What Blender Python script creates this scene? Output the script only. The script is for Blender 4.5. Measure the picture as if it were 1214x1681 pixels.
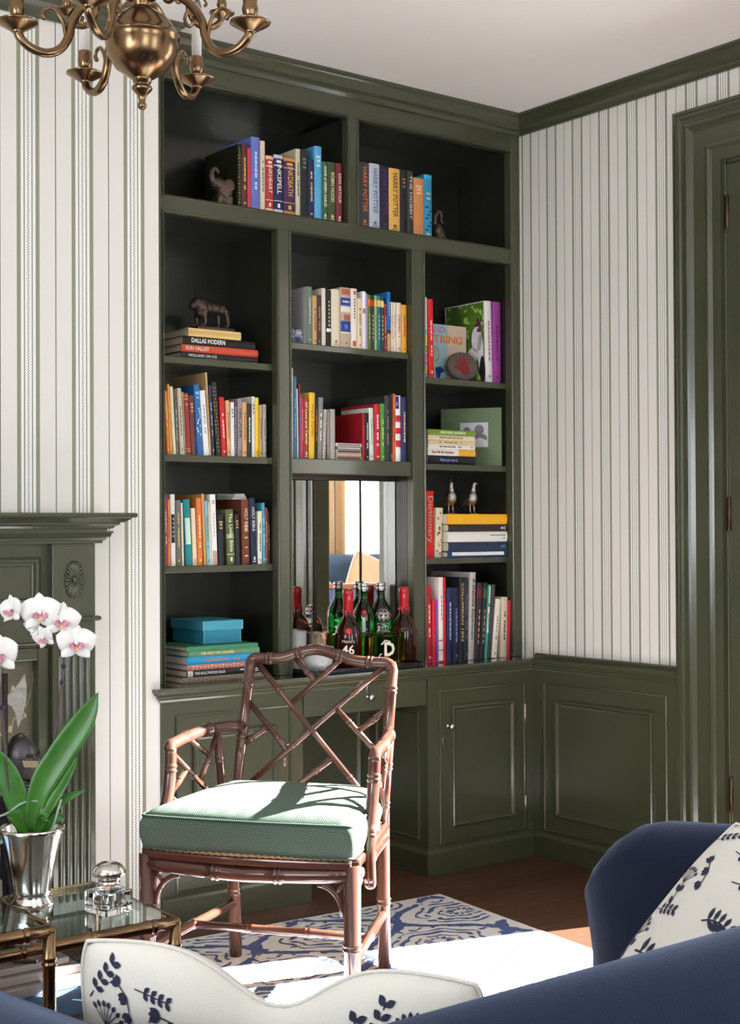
import bpy, math, random
from math import sin, cos, pi, radians, atan2, sqrt
from mathutils import Vector as V, Matrix

for o in list(bpy.data.objects):
    bpy.data.objects.remove(o, do_unlink=True)
scene = bpy.context.scene
C = scene.collection

# ------------------------------------------------------------------ camera
def make_camera():
    yaw, pitch, roll = radians(37.7), math.atan((866.4 - 840.5) / 2330.0), radians(-0.2725)
    fw0 = V((sin(yaw), cos(yaw), 0)); rt0 = V((cos(yaw), -sin(yaw), 0)); up0 = V((0, 0, 1))
    fw = fw0 * cos(pitch) + up0 * sin(pitch); dn = -(up0 * cos(pitch) - fw0 * sin(pitch))
    r = rt0 * cos(roll) - dn * sin(roll); d = rt0 * sin(roll) + dn * cos(roll)
    cam = bpy.data.objects.new('camera', bpy.data.cameras.new('camera'))
    C.objects.link(cam)
    m = Matrix((r, -d, -fw)).transposed().to_4x4()
    m.translation = V((0, 0, 1.25))
    cam.matrix_world = m
    cam.data.sensor_fit = 'VERTICAL'
    cam.data.sensor_height = 36.0
    cam.data.lens = 2330.0 / 1681.0 * 36.0
    cam.data.clip_start = 0.05
    scene.camera = cam
make_camera()

# ------------------------------------------------------------------ light
scene.view_settings.view_transform = 'Standard'
scene.view_settings.look = 'None'
scene.view_settings.gamma = 1.0
scene.view_settings.use_curve_mapping = False
scene.view_settings.exposure = 0.26

world = bpy.data.worlds.new('sky'); scene.world = world
world.use_nodes = True
wn = world.node_tree.nodes
wn['Background'].inputs[0].default_value = (0.86, 0.93, 1.0, 1)
wn['Background'].inputs[1].default_value = 1.6

sun_el, sun_az = radians(25), radians(17)
def make_sun():
    l = bpy.data.lights.new('sun', 'SUN'); l.energy = 105.0; l.angle = radians(0.6); l.color = (1.0, 0.97, 0.93)
    o = bpy.data.objects.new('sun', l); C.objects.link(o)
    d = V((-cos(sun_el) * cos(sun_az), cos(sun_el) * sin(sun_az), -sin(sun_el)))
    o.rotation_euler = d.to_track_quat('-Z', 'Y').to_euler(); o.location = (8, 0, 5)
make_sun()

def window_light(name, loc, target, sx, sy, energy, color=(0.88, 0.94, 1.0)):
    l = bpy.data.lights.new(name, 'AREA'); l.shape = 'RECTANGLE'; l.size = sx; l.size_y = sy
    l.energy = energy; l.color = color
    o = bpy.data.objects.new(name, l); C.objects.link(o); o.location = loc
    o.rotation_euler = (V(target) - V(loc)).to_track_quat('-Z', 'Z').to_euler()
# fill lamps added at unseen front and side windows, tilted up for the ceiling
window_light('fill_front_window', (2.55, -1.16, 1.55), (2.55, 1.5, 3.7), 1.0, 1.9, 24)
window_light('fill_middle_window', (0.45, -1.16, 1.55), (0.45, 1.5, 3.7), 1.0, 1.9, 24)
window_light('fill_side_window', (-1.56, 1.4, 1.55), (1.2, 1.4, 3.7), 1.3, 1.9, 62)
# daylight at the two windows of the room beyond the open doorway
window_light('daylight_far_window', (5.10, -0.16, 1.62), (5.10, 4, 1.62), 0.75, 1.9, 26)
window_light('daylight_sunny_window', (5.66, 1.375, 1.63), (0, 1.375, 1.63), 2.1, 2.1, 45)

# ------------------------------------------------------------------ helpers
def lin(c):
    return tuple((x / 255 / 12.92) if x / 255 <= 0.04045 else ((x / 255 + 0.055) / 1.055) ** 2.4 for x in c)

MATS = {}
def mat(name, col, rough=0.5, metal=0.0, coat=0.0, bump=0.0, bscale=60.0, vary=0.0, sheen=0.0, spec=0.5, trans=0.0, ior=1.45, vscale=8.0):
    if name in MATS: return MATS[name]
    m = bpy.data.materials.new(name); m.use_nodes = True
    nt = m.node_tree; b = nt.nodes['Principled BSDF']
    c = lin(col) + (1,)
    b.inputs['Base Color'].default_value = c
    b.inputs['Roughness'].default_value = rough
    b.inputs['Metallic'].default_value = metal
    b.inputs['Coat Weight'].default_value = coat
    b.inputs['Coat Roughness'].default_value = 0.12
    b.inputs['Specular IOR Level'].default_value = spec
    b.inputs['Transmission Weight'].default_value = trans
    b.inputs['IOR'].default_value = ior
    if sheen:
        b.inputs['Sheen Weight'].default_value = sheen
        b.inputs['Sheen Roughness'].default_value = 0.4
        b.inputs['Sheen Tint'].default_value = (0.5, 0.62, 0.9, 1)
    if vary or bump:
        tc = nt.nodes.new('ShaderNodeTexCoord')
    if vary:
        n = nt.nodes.new('ShaderNodeTexNoise'); n.inputs['Scale'].default_value = vscale; n.inputs['Detail'].default_value = 6
        nt.links.new(tc.outputs['Object'], n.inputs['Vector'])
        r = nt.nodes.new('ShaderNodeMix'); r.data_type = 'RGBA'
        r.inputs[6].default_value = tuple(x * (1 - vary) for x in c[:3]) + (1,)
        r.inputs[7].default_value = tuple(min(1, x * (1 + vary)) for x in c[:3]) + (1,)
        nt.links.new(n.outputs['Fac'], r.inputs[0]); nt.links.new(r.outputs[2], b.inputs['Base Color'])
    if bump:
        n = nt.nodes.new('ShaderNodeTexNoise'); n.inputs['Scale'].default_value = bscale; n.inputs['Detail'].default_value = 4
        nt.links.new(tc.outputs['Object'], n.inputs['Vector'])
        bp = nt.nodes.new('ShaderNodeBump'); bp.inputs['Strength'].default_value = bump; bp.inputs['Distance'].default_value = 0.01
        nt.links.new(n.outputs['Fac'], bp.inputs['Height']); nt.links.new(bp.outputs[0], b.inputs['Normal'])
    MATS[name] = m
    return m

class NG:
    """tiny node-graph writer for one material"""
    def __init__(s, name, rough=0.6, spec=0.4):
        s.m = bpy.data.materials.new(name); s.m.use_nodes = True
        s.t = s.m.node_tree; s.b = s.t.nodes['Principled BSDF']
        s.b.inputs['Roughness'].default_value = rough; s.b.inputs['Specular IOR Level'].default_value = spec
        MATS[name] = s.m
    def put(s, sock, v):
        if hasattr(v, 'is_linked') or hasattr(v, 'links'): s.t.links.new(v, sock)
        else: sock.default_value = v
    def f(s, op, a, b=0.0, c=0.0):
        n = s.t.nodes.new('ShaderNodeMath'); n.operation = op
        s.put(n.inputs[0], a); s.put(n.inputs[1], b); s.put(n.inputs[2], c)
        return n.outputs[0]
    def xyz(s, which='Object', loc=None):
        if which == 'World': src = s.t.nodes.new('ShaderNodeNewGeometry').outputs['Position']
        else: src = s.t.nodes.new('ShaderNodeTexCoord').outputs[which]
        n = s.t.nodes.new('ShaderNodeSeparateXYZ'); s.t.links.new(src, n.inputs[0])
        return n.outputs[0], n.outputs[1], n.outputs[2], src
    def noise(s, vec, scale, detail=4, stretch=None):
        if stretch:
            mp = s.t.nodes.new('ShaderNodeMapping'); mp.inputs['Scale'].default_value = stretch
            s.t.links.new(vec, mp.inputs[0]); vec = mp.outputs[0]
        n = s.t.nodes.new('ShaderNodeTexNoise'); n.inputs['Scale'].default_value = scale; n.inputs['Detail'].default_value = detail
        s.t.links.new(vec, n.inputs['Vector']); return n.outputs['Fac']
    def mix(s, fac, a, b):
        n = s.t.nodes.new('ShaderNodeMix'); n.data_type = 'RGBA'
        s.put(n.inputs[0], fac)
        for i, v in ((6, a), (7, b)):
            if isinstance(v, tuple): n.inputs[i].default_value = v if len(v) == 4 else v + (1,)
            else: s.t.links.new(v, n.inputs[i])
        return n.outputs[2]
    def within(s, a, lo, hi):
        return s.f('MULTIPLY', s.f('GREATER_THAN', a, lo), s.f('LESS_THAN', a, hi))
    def bump(s, h, strength=0.3, dist=0.005):
        bp = s.t.nodes.new('ShaderNodeBump'); bp.inputs['Strength'].default_value = strength; bp.inputs['Distance'].default_value = dist
        s.put(bp.inputs['Height'], h); s.t.links.new(bp.outputs[0], s.b.inputs['Normal'])
    def color(s, c): s.put(s.b.inputs['Base Color'], c)

class MB:
    """mesh builder: world (or local) coordinates, one mesh per part"""
    def __init__(s): s.v = []; s.f = []; s.uv = None; s.sm = []
    def add(s, vs, fs, smooth=False):
        k = len(s.v); s.v += [tuple(p) for p in vs]
        s.f += [tuple(i + k for i in f) for f in fs]; s.sm += [smooth] * len(fs)
        return s
    def box(s, x0, x1, y0, y1, z0, z1):
        vs = [(x, y, z) for x in (x0, x1) for y in (y0, y1) for z in (z0, z1)]
        return s.add(vs, [(0, 1, 3, 2), (4, 6, 7, 5), (0, 4, 5, 1), (2, 3, 7, 6), (0, 2, 6, 4), (1, 5, 7, 3)])
    def obox(s, c, ax, hs):
        c = V(c); vs = []
        for i in (-1, 1):
            for j in (-1, 1):
                for k in (-1, 1):
                    vs.append(c + V(ax[0]) * hs[0] * i + V(ax[1]) * hs[1] * j + V(ax[2]) * hs[2] * k)
        return s.add(vs, [(0, 1, 3, 2), (4, 6, 7, 5), (0, 4, 5, 1), (2, 3, 7, 6), (0, 2, 6, 4), (1, 5, 7, 3)])
    def tube(s, pts, r, n=10, caps=True, closed=False, flat=1.0):
        pts = [V(p) for p in pts]; N = len(pts)
        rs = r if isinstance(r, (list, tuple)) else [r] * N
        def tan(i):
            a = pts[(i - 1) % N] if (i > 0 or closed) else pts[0]
            b = pts[(i + 1) % N] if (i < N - 1 or closed) else pts[-1]
            t = b - a
            return t.normalized() if t.length > 1e-9 else V((0, 0, 1))
        t0 = tan(0); up = V((0, 0, 1)) if abs(t0.z) < 0.9 else V((1, 0, 0))
        x = t0.cross(up).normalized(); vs = []; fs = []
        for i in range(N):
            t = tan(i); x = (x - t * x.dot(t))
            x = x.normalized() if x.length > 1e-6 else t.orthogonal().normalized()
            y = t.cross(x)
            for k in range(n):
                a = 2 * pi * k / n
                vs.append(pts[i] + x * (rs[i] * cos(a)) + y * (rs[i] * flat * sin(a)))
        for i in range(N if closed else N - 1):
            j = (i + 1) % N
            for k in range(n):
                l = (k + 1) % n
                fs.append((i * n + k, i * n + l, j * n + l, j * n + k))
        if caps and not closed:
            fs.append(tuple(range(n - 1, -1, -1))); fs.append(tuple((N - 1) * n + k for k in range(n)))
        return s.add(vs, fs, True)
    def lathe(s, prof, o=(0, 0, 0), n=24, ax=None, sx=1.0, sy=1.0):
        o = V(o); X, Y, Z = ax if ax else (V((1, 0, 0)), V((0, 1, 0)), V((0, 0, 1)))
        vs = []; fs = []
        for r, z in prof:
            for k in range(n):
                a = 2 * pi * k / n
                vs.append(o + X * (r * cos(a) * sx) + Y * (r * sin(a) * sy) + Z * z)
        for i in range(len(prof) - 1):
            for k in range(n):
                l = (k + 1) % n
                fs.append((i * n + k, i * n + l, (i + 1) * n + l, (i + 1) * n + k))
        if prof[0][0] > 1e-5: fs.append(tuple(range(n - 1, -1, -1)))
        if prof[-1][0] > 1e-5: fs.append(tuple((len(prof) - 1) * n + k for k in range(n)))
        return s.add(vs, fs, True)
    def ell(s, c, r, n=16, m=10, ax=None):
        c = V(c); X, Y, Z = ax if ax else (V((1, 0, 0)), V((0, 1, 0)), V((0, 0, 1)))
        r = r if isinstance(r, (list, tuple)) else (r, r, r)
        vs = []; fs = []
        for i in range(m + 1):
            p = pi * i / m
            for k in range(n):
                a = 2 * pi * k / n
                vs.append(c + X * (r[0] * sin(p) * cos(a)) + Y * (r[1] * sin(p) * sin(a)) - Z * (r[2] * cos(p)))
        for i in range(m):
            for k in range(n):
                l = (k + 1) % n
                fs.append((i * n + k, i * n + l, (i + 1) * n + l, (i + 1) * n + k))
        return s.add(vs, fs, True)
    def prism(s, poly, d, o=(0, 0, 0), ax=None, smooth=False):
        """poly in the (a,b) plane extruded by d along c"""
        o = V(o); A, B, D = ax if ax else (V((1, 0, 0)), V((0, 0, 1)), V((0, 1, 0)))
        n = len(poly)
        vs = [o + A * p[0] + B * p[1] for p in poly] + [o + A * p[0] + B * p[1] + D * d for p in poly]
        fs = [tuple(range(n)), tuple(range(2 * n - 1, n - 1, -1))]
        fs += [(i, n + i, n + (i + 1) % n, (i + 1) % n) for i in range(n)]
        return s.add(vs, fs, smooth)
    def nest(s, o, u, v, n, w, h, levels, fill=True):
        """mitred picture-frame steps: levels = [(inset, depth along n), ...]"""
        o, u, v, n = V(o), V(u), V(v), V(n); vs = []; fs = []
        for i, d in levels:
            for a, b in ((i, i), (w - i, i), (w - i, h - i), (i, h - i)):
                vs.append(o + u * a + v * b + n * d)
        for k in range(len(levels) - 1):
            for q in range(4):
                r = (q + 1) % 4
                fs.append((4 * k + q, 4 * k + r, 4 * k + 4 + r, 4 * k + 4 + q))
        if fill:
            k = 4 * (len(levels) - 1); fs.append((k, k + 1, k + 2, k + 3))
        return s.add(vs, fs)
    def sweep(s, prof, path, closed_prof=False, smooth=False):
        """moulding: prof (out, z) offset to the right-hand side of an XY path, mitred"""
        P = [V((p[0], p[1])) for p in path]; m = len(prof); vs = []; fs = []
        for i in range(len(P)):
            def nr(a, b):
                d = (b - a).normalized(); return V((d.y, -d.x))
            if i == 0: nn = nr(P[0], P[1])
            elif i == len(P) - 1: nn = nr(P[-2], P[-1])
            else:
                a, b = nr(P[i - 1], P[i]), nr(P[i], P[i + 1]); nn = (a + b) / (1 + a.dot(b))
            for q, z in prof: vs.append((P[i].x + nn.x * q, P[i].y + nn.y * q, z))
        for i in range(len(P) - 1):
            for k in range(m if closed_prof else m - 1):
                l = (k + 1) % m
                fs.append((i * m + k, i * m + l, (i + 1) * m + l, (i + 1) * m + k))
        fs.append(tuple(range(m))); fs.append(tuple((len(P) - 1) * m + k for k in range(m - 1, -1, -1)))
        return s.add(vs, fs, smooth)
    def grid(s, f, nu, nv, cu=False, cv=False, smooth=True):
        vs = [f(i / (nu if cu else nu - 1), j / (nv if cv else nv - 1)) for i in range(nu) for j in range(nv)]
        fs = []
        for i in range(nu if cu else nu - 1):
            for j in range(nv if cv else nv - 1):
                a, b = (i + 1) % nu, (j + 1) % nv
                fs.append((i * nv + j, a * nv + j, a * nv + b, i * nv + b))
        return s.add(vs, fs, smooth)
    def mesh(s, name, off=(0, 0, 0)):
        me = bpy.data.meshes.new(name)
        ox, oy, oz = off
        me.from_pydata([(x - ox, y - oy, z - oz) for x, y, z in s.v], [], s.f)
        me.polygons.foreach_set('use_smooth', s.sm)
        me.update()
        return me
    def build(s, name, m=None, parent=None, bevel=0.0, local=False, angle=None, seg=2, norm=True):
        off = (0, 0, 0)
        if parent is not None and not local: off = world_loc(parent)
        me = s.mesh(name, off)
        o = link(name, me, m, parent)
        if norm:
            import bmesh
            bm = bmesh.new(); bm.from_mesh(me); bmesh.ops.recalc_face_normals(bm, faces=bm.faces); bm.to_mesh(me); bm.free()
        if bevel:
            b = o.modifiers.new('bevel', 'BEVEL'); b.width = bevel; b.segments = seg; b.limit_method = 'ANGLE'; b.angle_limit = radians(40)
        return o

def world_loc(o):
    p = V((0, 0, 0))
    while o is not None:
        p += o.location; o = o.parent
    return p
def link(name, me, m=None, parent=None):
    o = bpy.data.objects.new(name, me); C.objects.link(o)
    if m is not None and me is not None:
        me.materials.append(MATS[m] if isinstance(m, str) else m)
    if parent is not None: o.parent = parent
    return o
def tag(o, label, cat, group=None, kind=None):
    o['label'] = label; o['category'] = cat
    if group: o['group'] = group
    if kind: o['kind'] = kind
    return o
def thing(name, label, cat, loc=(0, 0, 0), group=None, rotz=0.0):
    o = bpy.data.objects.new(name, None); C.objects.link(o)
    o.empty_display_size = 0.05
    o.location = loc; o.rotation_euler = (0, 0, rotz)
    return tag(o, label, cat, group)
def struct(o):
    o['kind'] = 'structure'; return o
def sempty(name, loc=(0, 0, 0)):
    o = bpy.data.objects.new(name, None); C.objects.link(o); o.location = loc; o.empty_display_size = 0.05
    return struct(o)

def text_mesh(body, size, m, name, parent, origin, xdir, ydir, align='CENTER', fit=None, bold=0.0, space=1.0, valign='CENTER', depth=0.0004):
    """flat lettering lying in the plane (xdir, ydir) at origin (parent-local coordinates)"""
    cu = bpy.data.curves.new('t', 'FONT'); cu.body = body; cu.size = size; cu.align_x = align; cu.align_y = valign
    cu.resolution_u = 2; cu.offset = bold; cu.space_character = space; cu.extrude = depth
    tmp = bpy.data.objects.new('t', cu); C.objects.link(tmp)
    me = bpy.data.meshes.new_from_object(tmp)
    bpy.data.objects.remove(tmp); bpy.data.curves.remove(cu)
    xs = [v.co.x for v in me.vertices]
    if not xs: return None
    k = 1.0
    if fit: k = fit / max(1e-6, max(xs) - min(xs))
    x, y = V(xdir).normalized(), V(ydir).normalized(); z = x.cross(y); o = V(origin)
    for v in me.vertices:
        c = v.co.copy(); v.co = o + x * (c.x * k) + y * c.y + z * c.z
    me.name = name
    return link(name, me, m, parent)

def catmull(pts, k=6, closed=False):
    P = [V(p) for p in pts]; n = len(P); out = []
    for i in range(n if closed else n - 1):
        p0 = P[(i - 1) % n] if (i > 0 or closed) else P[0] * 2 - P[1]
        p1, p2 = P[i], P[(i + 1) % n]
        p3 = P[(i + 2) % n] if (i < n - 2 or closed) else P[-1] * 2 - P[-2]
        for j in range(k):
            t = j / k
            out.append(0.5 * ((2 * p1) + (p2 - p0) * t + (2 * p0 - 5 * p1 + 4 * p2 - p3) * t * t + (3 * p1 - p0 - 3 * p2 + p3) * t ** 3))
    if not closed: out.append(P[-1])
    return out

def remesh(mb, voxel, smooth=4, disp=0.0):
    """fuse overlapping pieces into one continuous skin"""
    me = mb.mesh('tmp'); o = bpy.data.objects.new('tmp', me); C.objects.link(o)
    r = o.modifiers.new('r', 'REMESH'); r.mode = 'VOXEL'; r.voxel_size = voxel
    if smooth:
        q = o.modifiers.new('s', 'SMOOTH'); q.factor = 0.5; q.iterations = smooth
    dg = bpy.context.evaluated_depsgraph_get()
    out = bpy.data.meshes.new_from_object(o.evaluated_get(dg))
    bpy.data.objects.remove(o); bpy.data.meshes.remove(me)
    out.polygons.foreach_set('use_smooth', [True] * len(out.polygons))
    return out
def link_skin(name, me, m, parent):
    off = world_loc(parent) if parent else V((0, 0, 0))
    for v in me.vertices: v.co -= off
    return link(name, me, m, parent)

# ------------------------------------------------------------------ shared materials
mat('green_paint', (67, 70, 51), 0.26, coat=0.7, bump=0.02, bscale=25)
mat('ceiling_white', (246, 242, 239), 0.8, spec=0.2)
mat('plain_wall', (205, 200, 190), 0.8, spec=0.2)
mat('brass', (126, 100, 74), 0.27, 1.0, vary=0.25, vscale=14)
mat('chrome', (214, 208, 205), 0.16, 1.0)
mat('silver', (222, 218, 214), 0.14, 1.0, bump=0.05, bscale=40)
mat('black_gap', (8, 9, 6), 0.6)
# ------------------------------------------------------------------ room shell
ZC = 2.836            # ceiling
YB = 4.0              # bookcase face
YL = 3.925            # chimney breast face
XW = 3.835            # right wall face
XL, YF = -1.6, -1.2   # left wall, front (window) wall
DY0, DY1, DZ = 2.10, 3.0145, 2.47   # doorway in the right wall
XR2, YF2, YB2 = 5.7, -0.2, 3.6      # room beyond the doorway
WT = 0.14

def wallpaper(name, axis, T, centre):
    g = NG(name, 0.75, 0.25)
    x, y, z, src = g.xyz('World'); c = (x, y)[axis]
    t = g.f('SUBTRACT', g.f('FRACT', g.f('ADD', g.f('DIVIDE', g.f('SUBTRACT', c, centre), T), 100.5)), 0.5)
    a = g.f('ABSOLUTE', t)
    base, white, band, thin = lin((231, 227, 221)), lin((240, 238, 233)), lin((147, 149, 128)), lin((94, 104, 92))
    n = g.noise(src, 260, 2, (0.25, 0.25, 5.0) if axis == 0 else (0.25, 0.25, 5.0))
    base_c = g.mix(g.f('MULTIPLY', n, 0.5), base + (1,), tuple(v * 0.93 for v in base) + (1,))
    col = g.mix(g.f('LESS_THAN', a, 0.131), base_c, white + (1,))
    col = g.mix(g.within(a, 0.133, 0.205), col, band + (1,))
    col = g.mix(g.within(a, 0.063, 0.079), col, thin + (1,))
    col = g.mix(g.f('GREATER_THAN', a, 0.4915), col, thin + (1,))
    tri = g.f('SUBTRACT', g.f('PINGPONG', g.f('DIVIDE', z, 0.0042), 1.0), 0.5)
    zig = g.f('ABSOLUTE', g.f('SUBTRACT', t, g.f('MULTIPLY', tri, 0.030)))
    col = g.mix(g.f('LESS_THAN', zig, 0.0085), col, lin((140, 136, 120)) + (1,))
    g.color(col)
wallpaper('wallpaper_back', 0, 0.1753, 1.9384)
wallpaper('wallpaper_right', 1, 0.1345, 3.6927)

def wood_floor():
    g = NG('floor_wood', 0.34, 0.5)
    x, y, z, src = g.xyz('World')
    oi = g.t.nodes.new('ShaderNodeObjectInfo').outputs['Random']
    n = g.noise(src, 6, 8, (1.2, 16, 1)); n2 = g.noise(src, 3, 4, (2, 40, 1))
    c = g.mix(n, lin((58, 36, 27)) + (1,), lin((118, 78, 56)) + (1,))
    c = g.mix(g.f('MULTIPLY', n2, 0.5), c, lin((82, 54, 42)) + (1,))
    c = g.mix(g.f('MULTIPLY', oi, 0.45), c, lin((64, 41, 33)) + (1,))
    g.color(c); g.bump(n, 0.15, 0.002)
wood_floor()

fl = sempty('floor')
MB().box(XL - .2, XR2 + .2, YF - .2, 4.6, -0.10, -0.02).build('subfloor', mat('subfloor_dark', (26, 18, 14), 0.8), fl)
def planks():
    rnd = random.Random(4); W = 0.082; meshes = {}
    y = 1.9
    while y < 4.12:
        x = -0.2 - rnd.random() * 0.8
        while x < 3.9:
            L = rnd.choice((0.9, 1.2, 1.5)); x1 = min(x + L, 3.95)
            if x1 - x > 0.1:
                key = round(x1 - x, 2)
                if key not in meshes:
                    me = MB().box(0, key - 0.0015, 0, W - 0.0018, -0.02, 0).mesh('plank'); me.materials.append(MATS['floor_wood']); meshes[key] = me
                o = bpy.data.objects.new('plank', meshes[key]); C.objects.link(o); o.parent = fl; o.location = (x, y, -rnd.random() * 0.0006)
            x = x1
        y += W
planks()
MB().box(XL, XR2, YF, 1.9, -0.02, -0.0005).box(3.95, XR2, 1.9, 4.12, -0.02, -0.0005).box(XL, -0.2, 1.9, 4.12, -0.02, -0.0005).build('boards', 'floor_wood', fl)

struct(MB().box(XL - .2, XR2 + .2, YF - .2, 4.6, ZC, ZC + .1).build('ceiling', 'ceiling_white'))
struct(MB().box(XL - .2, 2.2, YL, 4.55, 0, ZC).build('wall_back', 'wallpaper_back'))
struct(MB().box(2.2, XR2 + .2, 4.42, 4.55, 0, ZC).build('wall_alcove', 'plain_wall'))
wr = MB()
wr.box(XW, XW + WT, DY1, 4.42, 0, ZC).box(XW, XW + WT, YF, DY0, 0, ZC).box(XW, XW + WT, DY0, DY1, DZ, ZC)
struct(wr.build('wall_right', 'wallpaper_right'))

def wall_with_windows(name, axis, at, th, a0, a1, wins, m):
    """a wall in the X (axis 0) or Y (axis 1) direction with rectangular window openings (a, b, z0, z1)"""
    w = MB()
    def bx(a, b, z0, z1):
        if b - a < 1e-4 or z1 - z0 < 1e-4: return
        if axis == 0: w.box(a, b, at, at + th, z0, z1)
        else: w.box(at, at + th, a, b, z0, z1)
    p = a0
    for a, b, z0, z1 in sorted(wins):
        bx(p, a, 0, ZC); bx(a, b, 0, z0); bx(a, b, z1, ZC); p = b
    bx(p, a1, 0, ZC)
    return struct(w.build(name, m))
wall_with_windows('wall_front', 0, YF - .2, .2, XL - .2, XW + WT, [(2.05, 3.05, .6, 2.5), (-.05, .95, .6, 2.5)], 'plain_wall')
wall_with_windows('wall_left', 1, XL - .2, .2, YF, YL, [(.75, 2.05, .6, 2.5)], 'plain_wall')
# the room beyond the doorway
wall_with_windows('wall_far_front', 0, YF2 - .2, .2, XW + WT, XR2 + .2, [(4.72, 5.49, .65, 2.6)], 'plain_wall')
SUNWIN = (0.30, 2.45, .55, 2.72)
wall_with_windows('wall_far_right', 1, XR2, .2, YF2, YB2, [SUNWIN], 'plain_wall')
struct(MB().box(XW + WT, XR2 + .2, YB2, YB2 + .15, 0, ZC).build('wall_far_back', 'plain_wall'))

# sash windows: frame, meeting rail, glass
mat('window_white', (232, 229, 224), 0.4)
def glass_mat():
    m = bpy.data.materials.new('window_glass'); m.use_nodes = True; t = m.node_tree
    t.nodes.remove(t.nodes['Principled BSDF'])
    a = t.nodes.new('ShaderNodeBsdfTransparent'); b = t.nodes.new('ShaderNodeBsdfGlossy'); b.inputs['Roughness'].default_value = 0.02
    x = t.nodes.new('ShaderNodeMixShader'); x.inputs[0].default_value = 0.06
    t.links.new(a.outputs[0], x.inputs[1]); t.links.new(b.outputs[0], x.inputs[2]); t.links.new(x.outputs[0], t.nodes['Material Output'].inputs[0])
    MATS['window_glass'] = m
glass_mat()
def sash(n, axis, at, a, b, z0, z1):
    w = sempty('window_%d' % n, ((a + b) / 2, at, z0) if axis == 0 else (at, (a + b) / 2, z0))
    def bx(mb, p, q, y0, y1, s, t):
        return mb.box(p, q, at + y0, at + y1, s, t) if axis == 0 else mb.box(at + y0, at + y1, p, q, s, t)
    f = MB()
    bx(f, a, a + .05, -.05, .05, z0, z1); bx(f, b - .05, b, -.05, .05, z0, z1)
    bx(f, a, b, -.05, .05, z0, z0 + .06); bx(f, a, b, -.05, .05, z1 - .06, z1)
    f.build('window_frame', 'window_white', w)
    zm = (z0 + z1) / 2 - .1 if n == 3 else (z0 + z1) / 2
    bx(MB(), a + .05, b - .05, -.03, .03, zm - .02, zm + .02).build('meeting_rail', 'window_white', w)
    for s, t in ((z0 + .06, zm - .02), (zm + .02, z1 - .06)):
        bx(MB(), a + .05, b - .05, -.003, .003, s, t).build('pane', 'window_glass', w)
sash(1, 0, YF - .1, 2.05, 3.05, .6, 2.5); sash(2, 0, YF - .1, -.05, .95, .6, 2.5)
sash(3, 0, YF2 - .1, 4.72, 5.49, .65, 2.6)
sash(4, 1, XL - .1, .75, 2.05, .6, 2.5); sash(5, 1, XR2 + .1, *SUNWIN)

# crown moulding round breast, bookcase and right wall
crown = [(0, 2.768), (.010, 2.768), (.013, 2.774), (.016, 2.780), (.016, 2.786), (.020, 2.788), (.030, 2.794), (.044, 2.806), (.054, 2.818), (.056, 2.823), (.062, 2.823), (.066, 2.829), (.066, ZC), (0, ZC)]
struct(MB().sweep(crown, [(XL, YL), (2.2, YL), (2.2, YB), (XW, YB), (XW, YF)]).build('trim_1', 'green_paint'))

# doorway: casing, jamb lining, open door leaf
cs = MB()
L = [(0, 0), (0, .030), (.012, .033), (.014, .027), (.024, .027), (.031, .022), (.043, .022), (.048, .030), (.061, .034), (.066, .026), (.080, .018), (.131, .018), (.135, .026), (.147, .030), (.153, .024), (.160, .020), (.178, .020), (.181, .026), (.1985, .026), (.1985, 0)]
yo, zo = DY1 + .1985, DZ + .1985
def casing_run():
    # three mitred runs (left leg, head, right leg) seen from inside the room; o = outer corner
    vs = []; fs = []; m = len(L)
    for (yy, zz, sy, sz) in ((yo, 0, -1, 0), (yo, zo, -1, -1), (DY0 - .1985, zo, 1, -1), (DY0 - .1985, 0, 1, 0)):
        for i, d in L: vs.append((XW - d, yy + sy * i, zz + sz * i))
    for k in range(3):
        for i in range(m - 1): fs.append((k * m + i, k * m + i + 1, (k + 1) * m + i + 1, (k + 1) * m + i))
    fs.append(tuple(range(m))); fs.append(tuple(3 * m + i for i in range(m)))
    cs.add(vs, fs)
casing_run()
d1 = sempty('door_1', (XW, DY1, 0))
cs.build('casing', 'green_paint', d1)
MB().box(XW + .0, XW + WT, DY1 - .012, DY1, 0, DZ).box(XW, XW + WT, DY0, DY0 + .012, 0, DZ).box(XW, XW + WT, DY0, DY1, DZ - .012, DZ).build('jamb', 'green_paint', d1, bevel=.002)
lf = MB()
lf.box(XW + .055, XW + .925, DY1 - .05, DY1 - .014, .01, DZ - .016)
leaf = lf.build('leaf', 'green_paint', d1, bevel=.002)
pn = MB()
for z0, z1 in ((.25, 1.0), (1.15, 2.3)):
    for x0 in (.17, .56):
        pn.nest((XW + x0, DY1 - .0505, z0), (1, 0, 0), (0, 0, 1), (0, -1, 0), .28, z1 - z0, [(0, 0), (0, .008), (.012, .010), (.02, .002), (.035, .002)])
pn.build('panel', 'green_paint', leaf)
MB().box(XW - .004, XW + .045, DY1 - .085, DY1 - .0125, .01, DZ - .014).build('folded_leaf', 'green_paint', d1, bevel=.003)
for z in (2.296, 1.29, .36):
    MB().lathe([(.0045, -.057), (.0065, -.055), (.0065, .055), (.0045, .057)], (XW - .006, DY1 - .0125, z), 10).build('hinge', mat('old_bronze', (96, 74, 62), 0.4, 1.0), d1)

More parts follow.
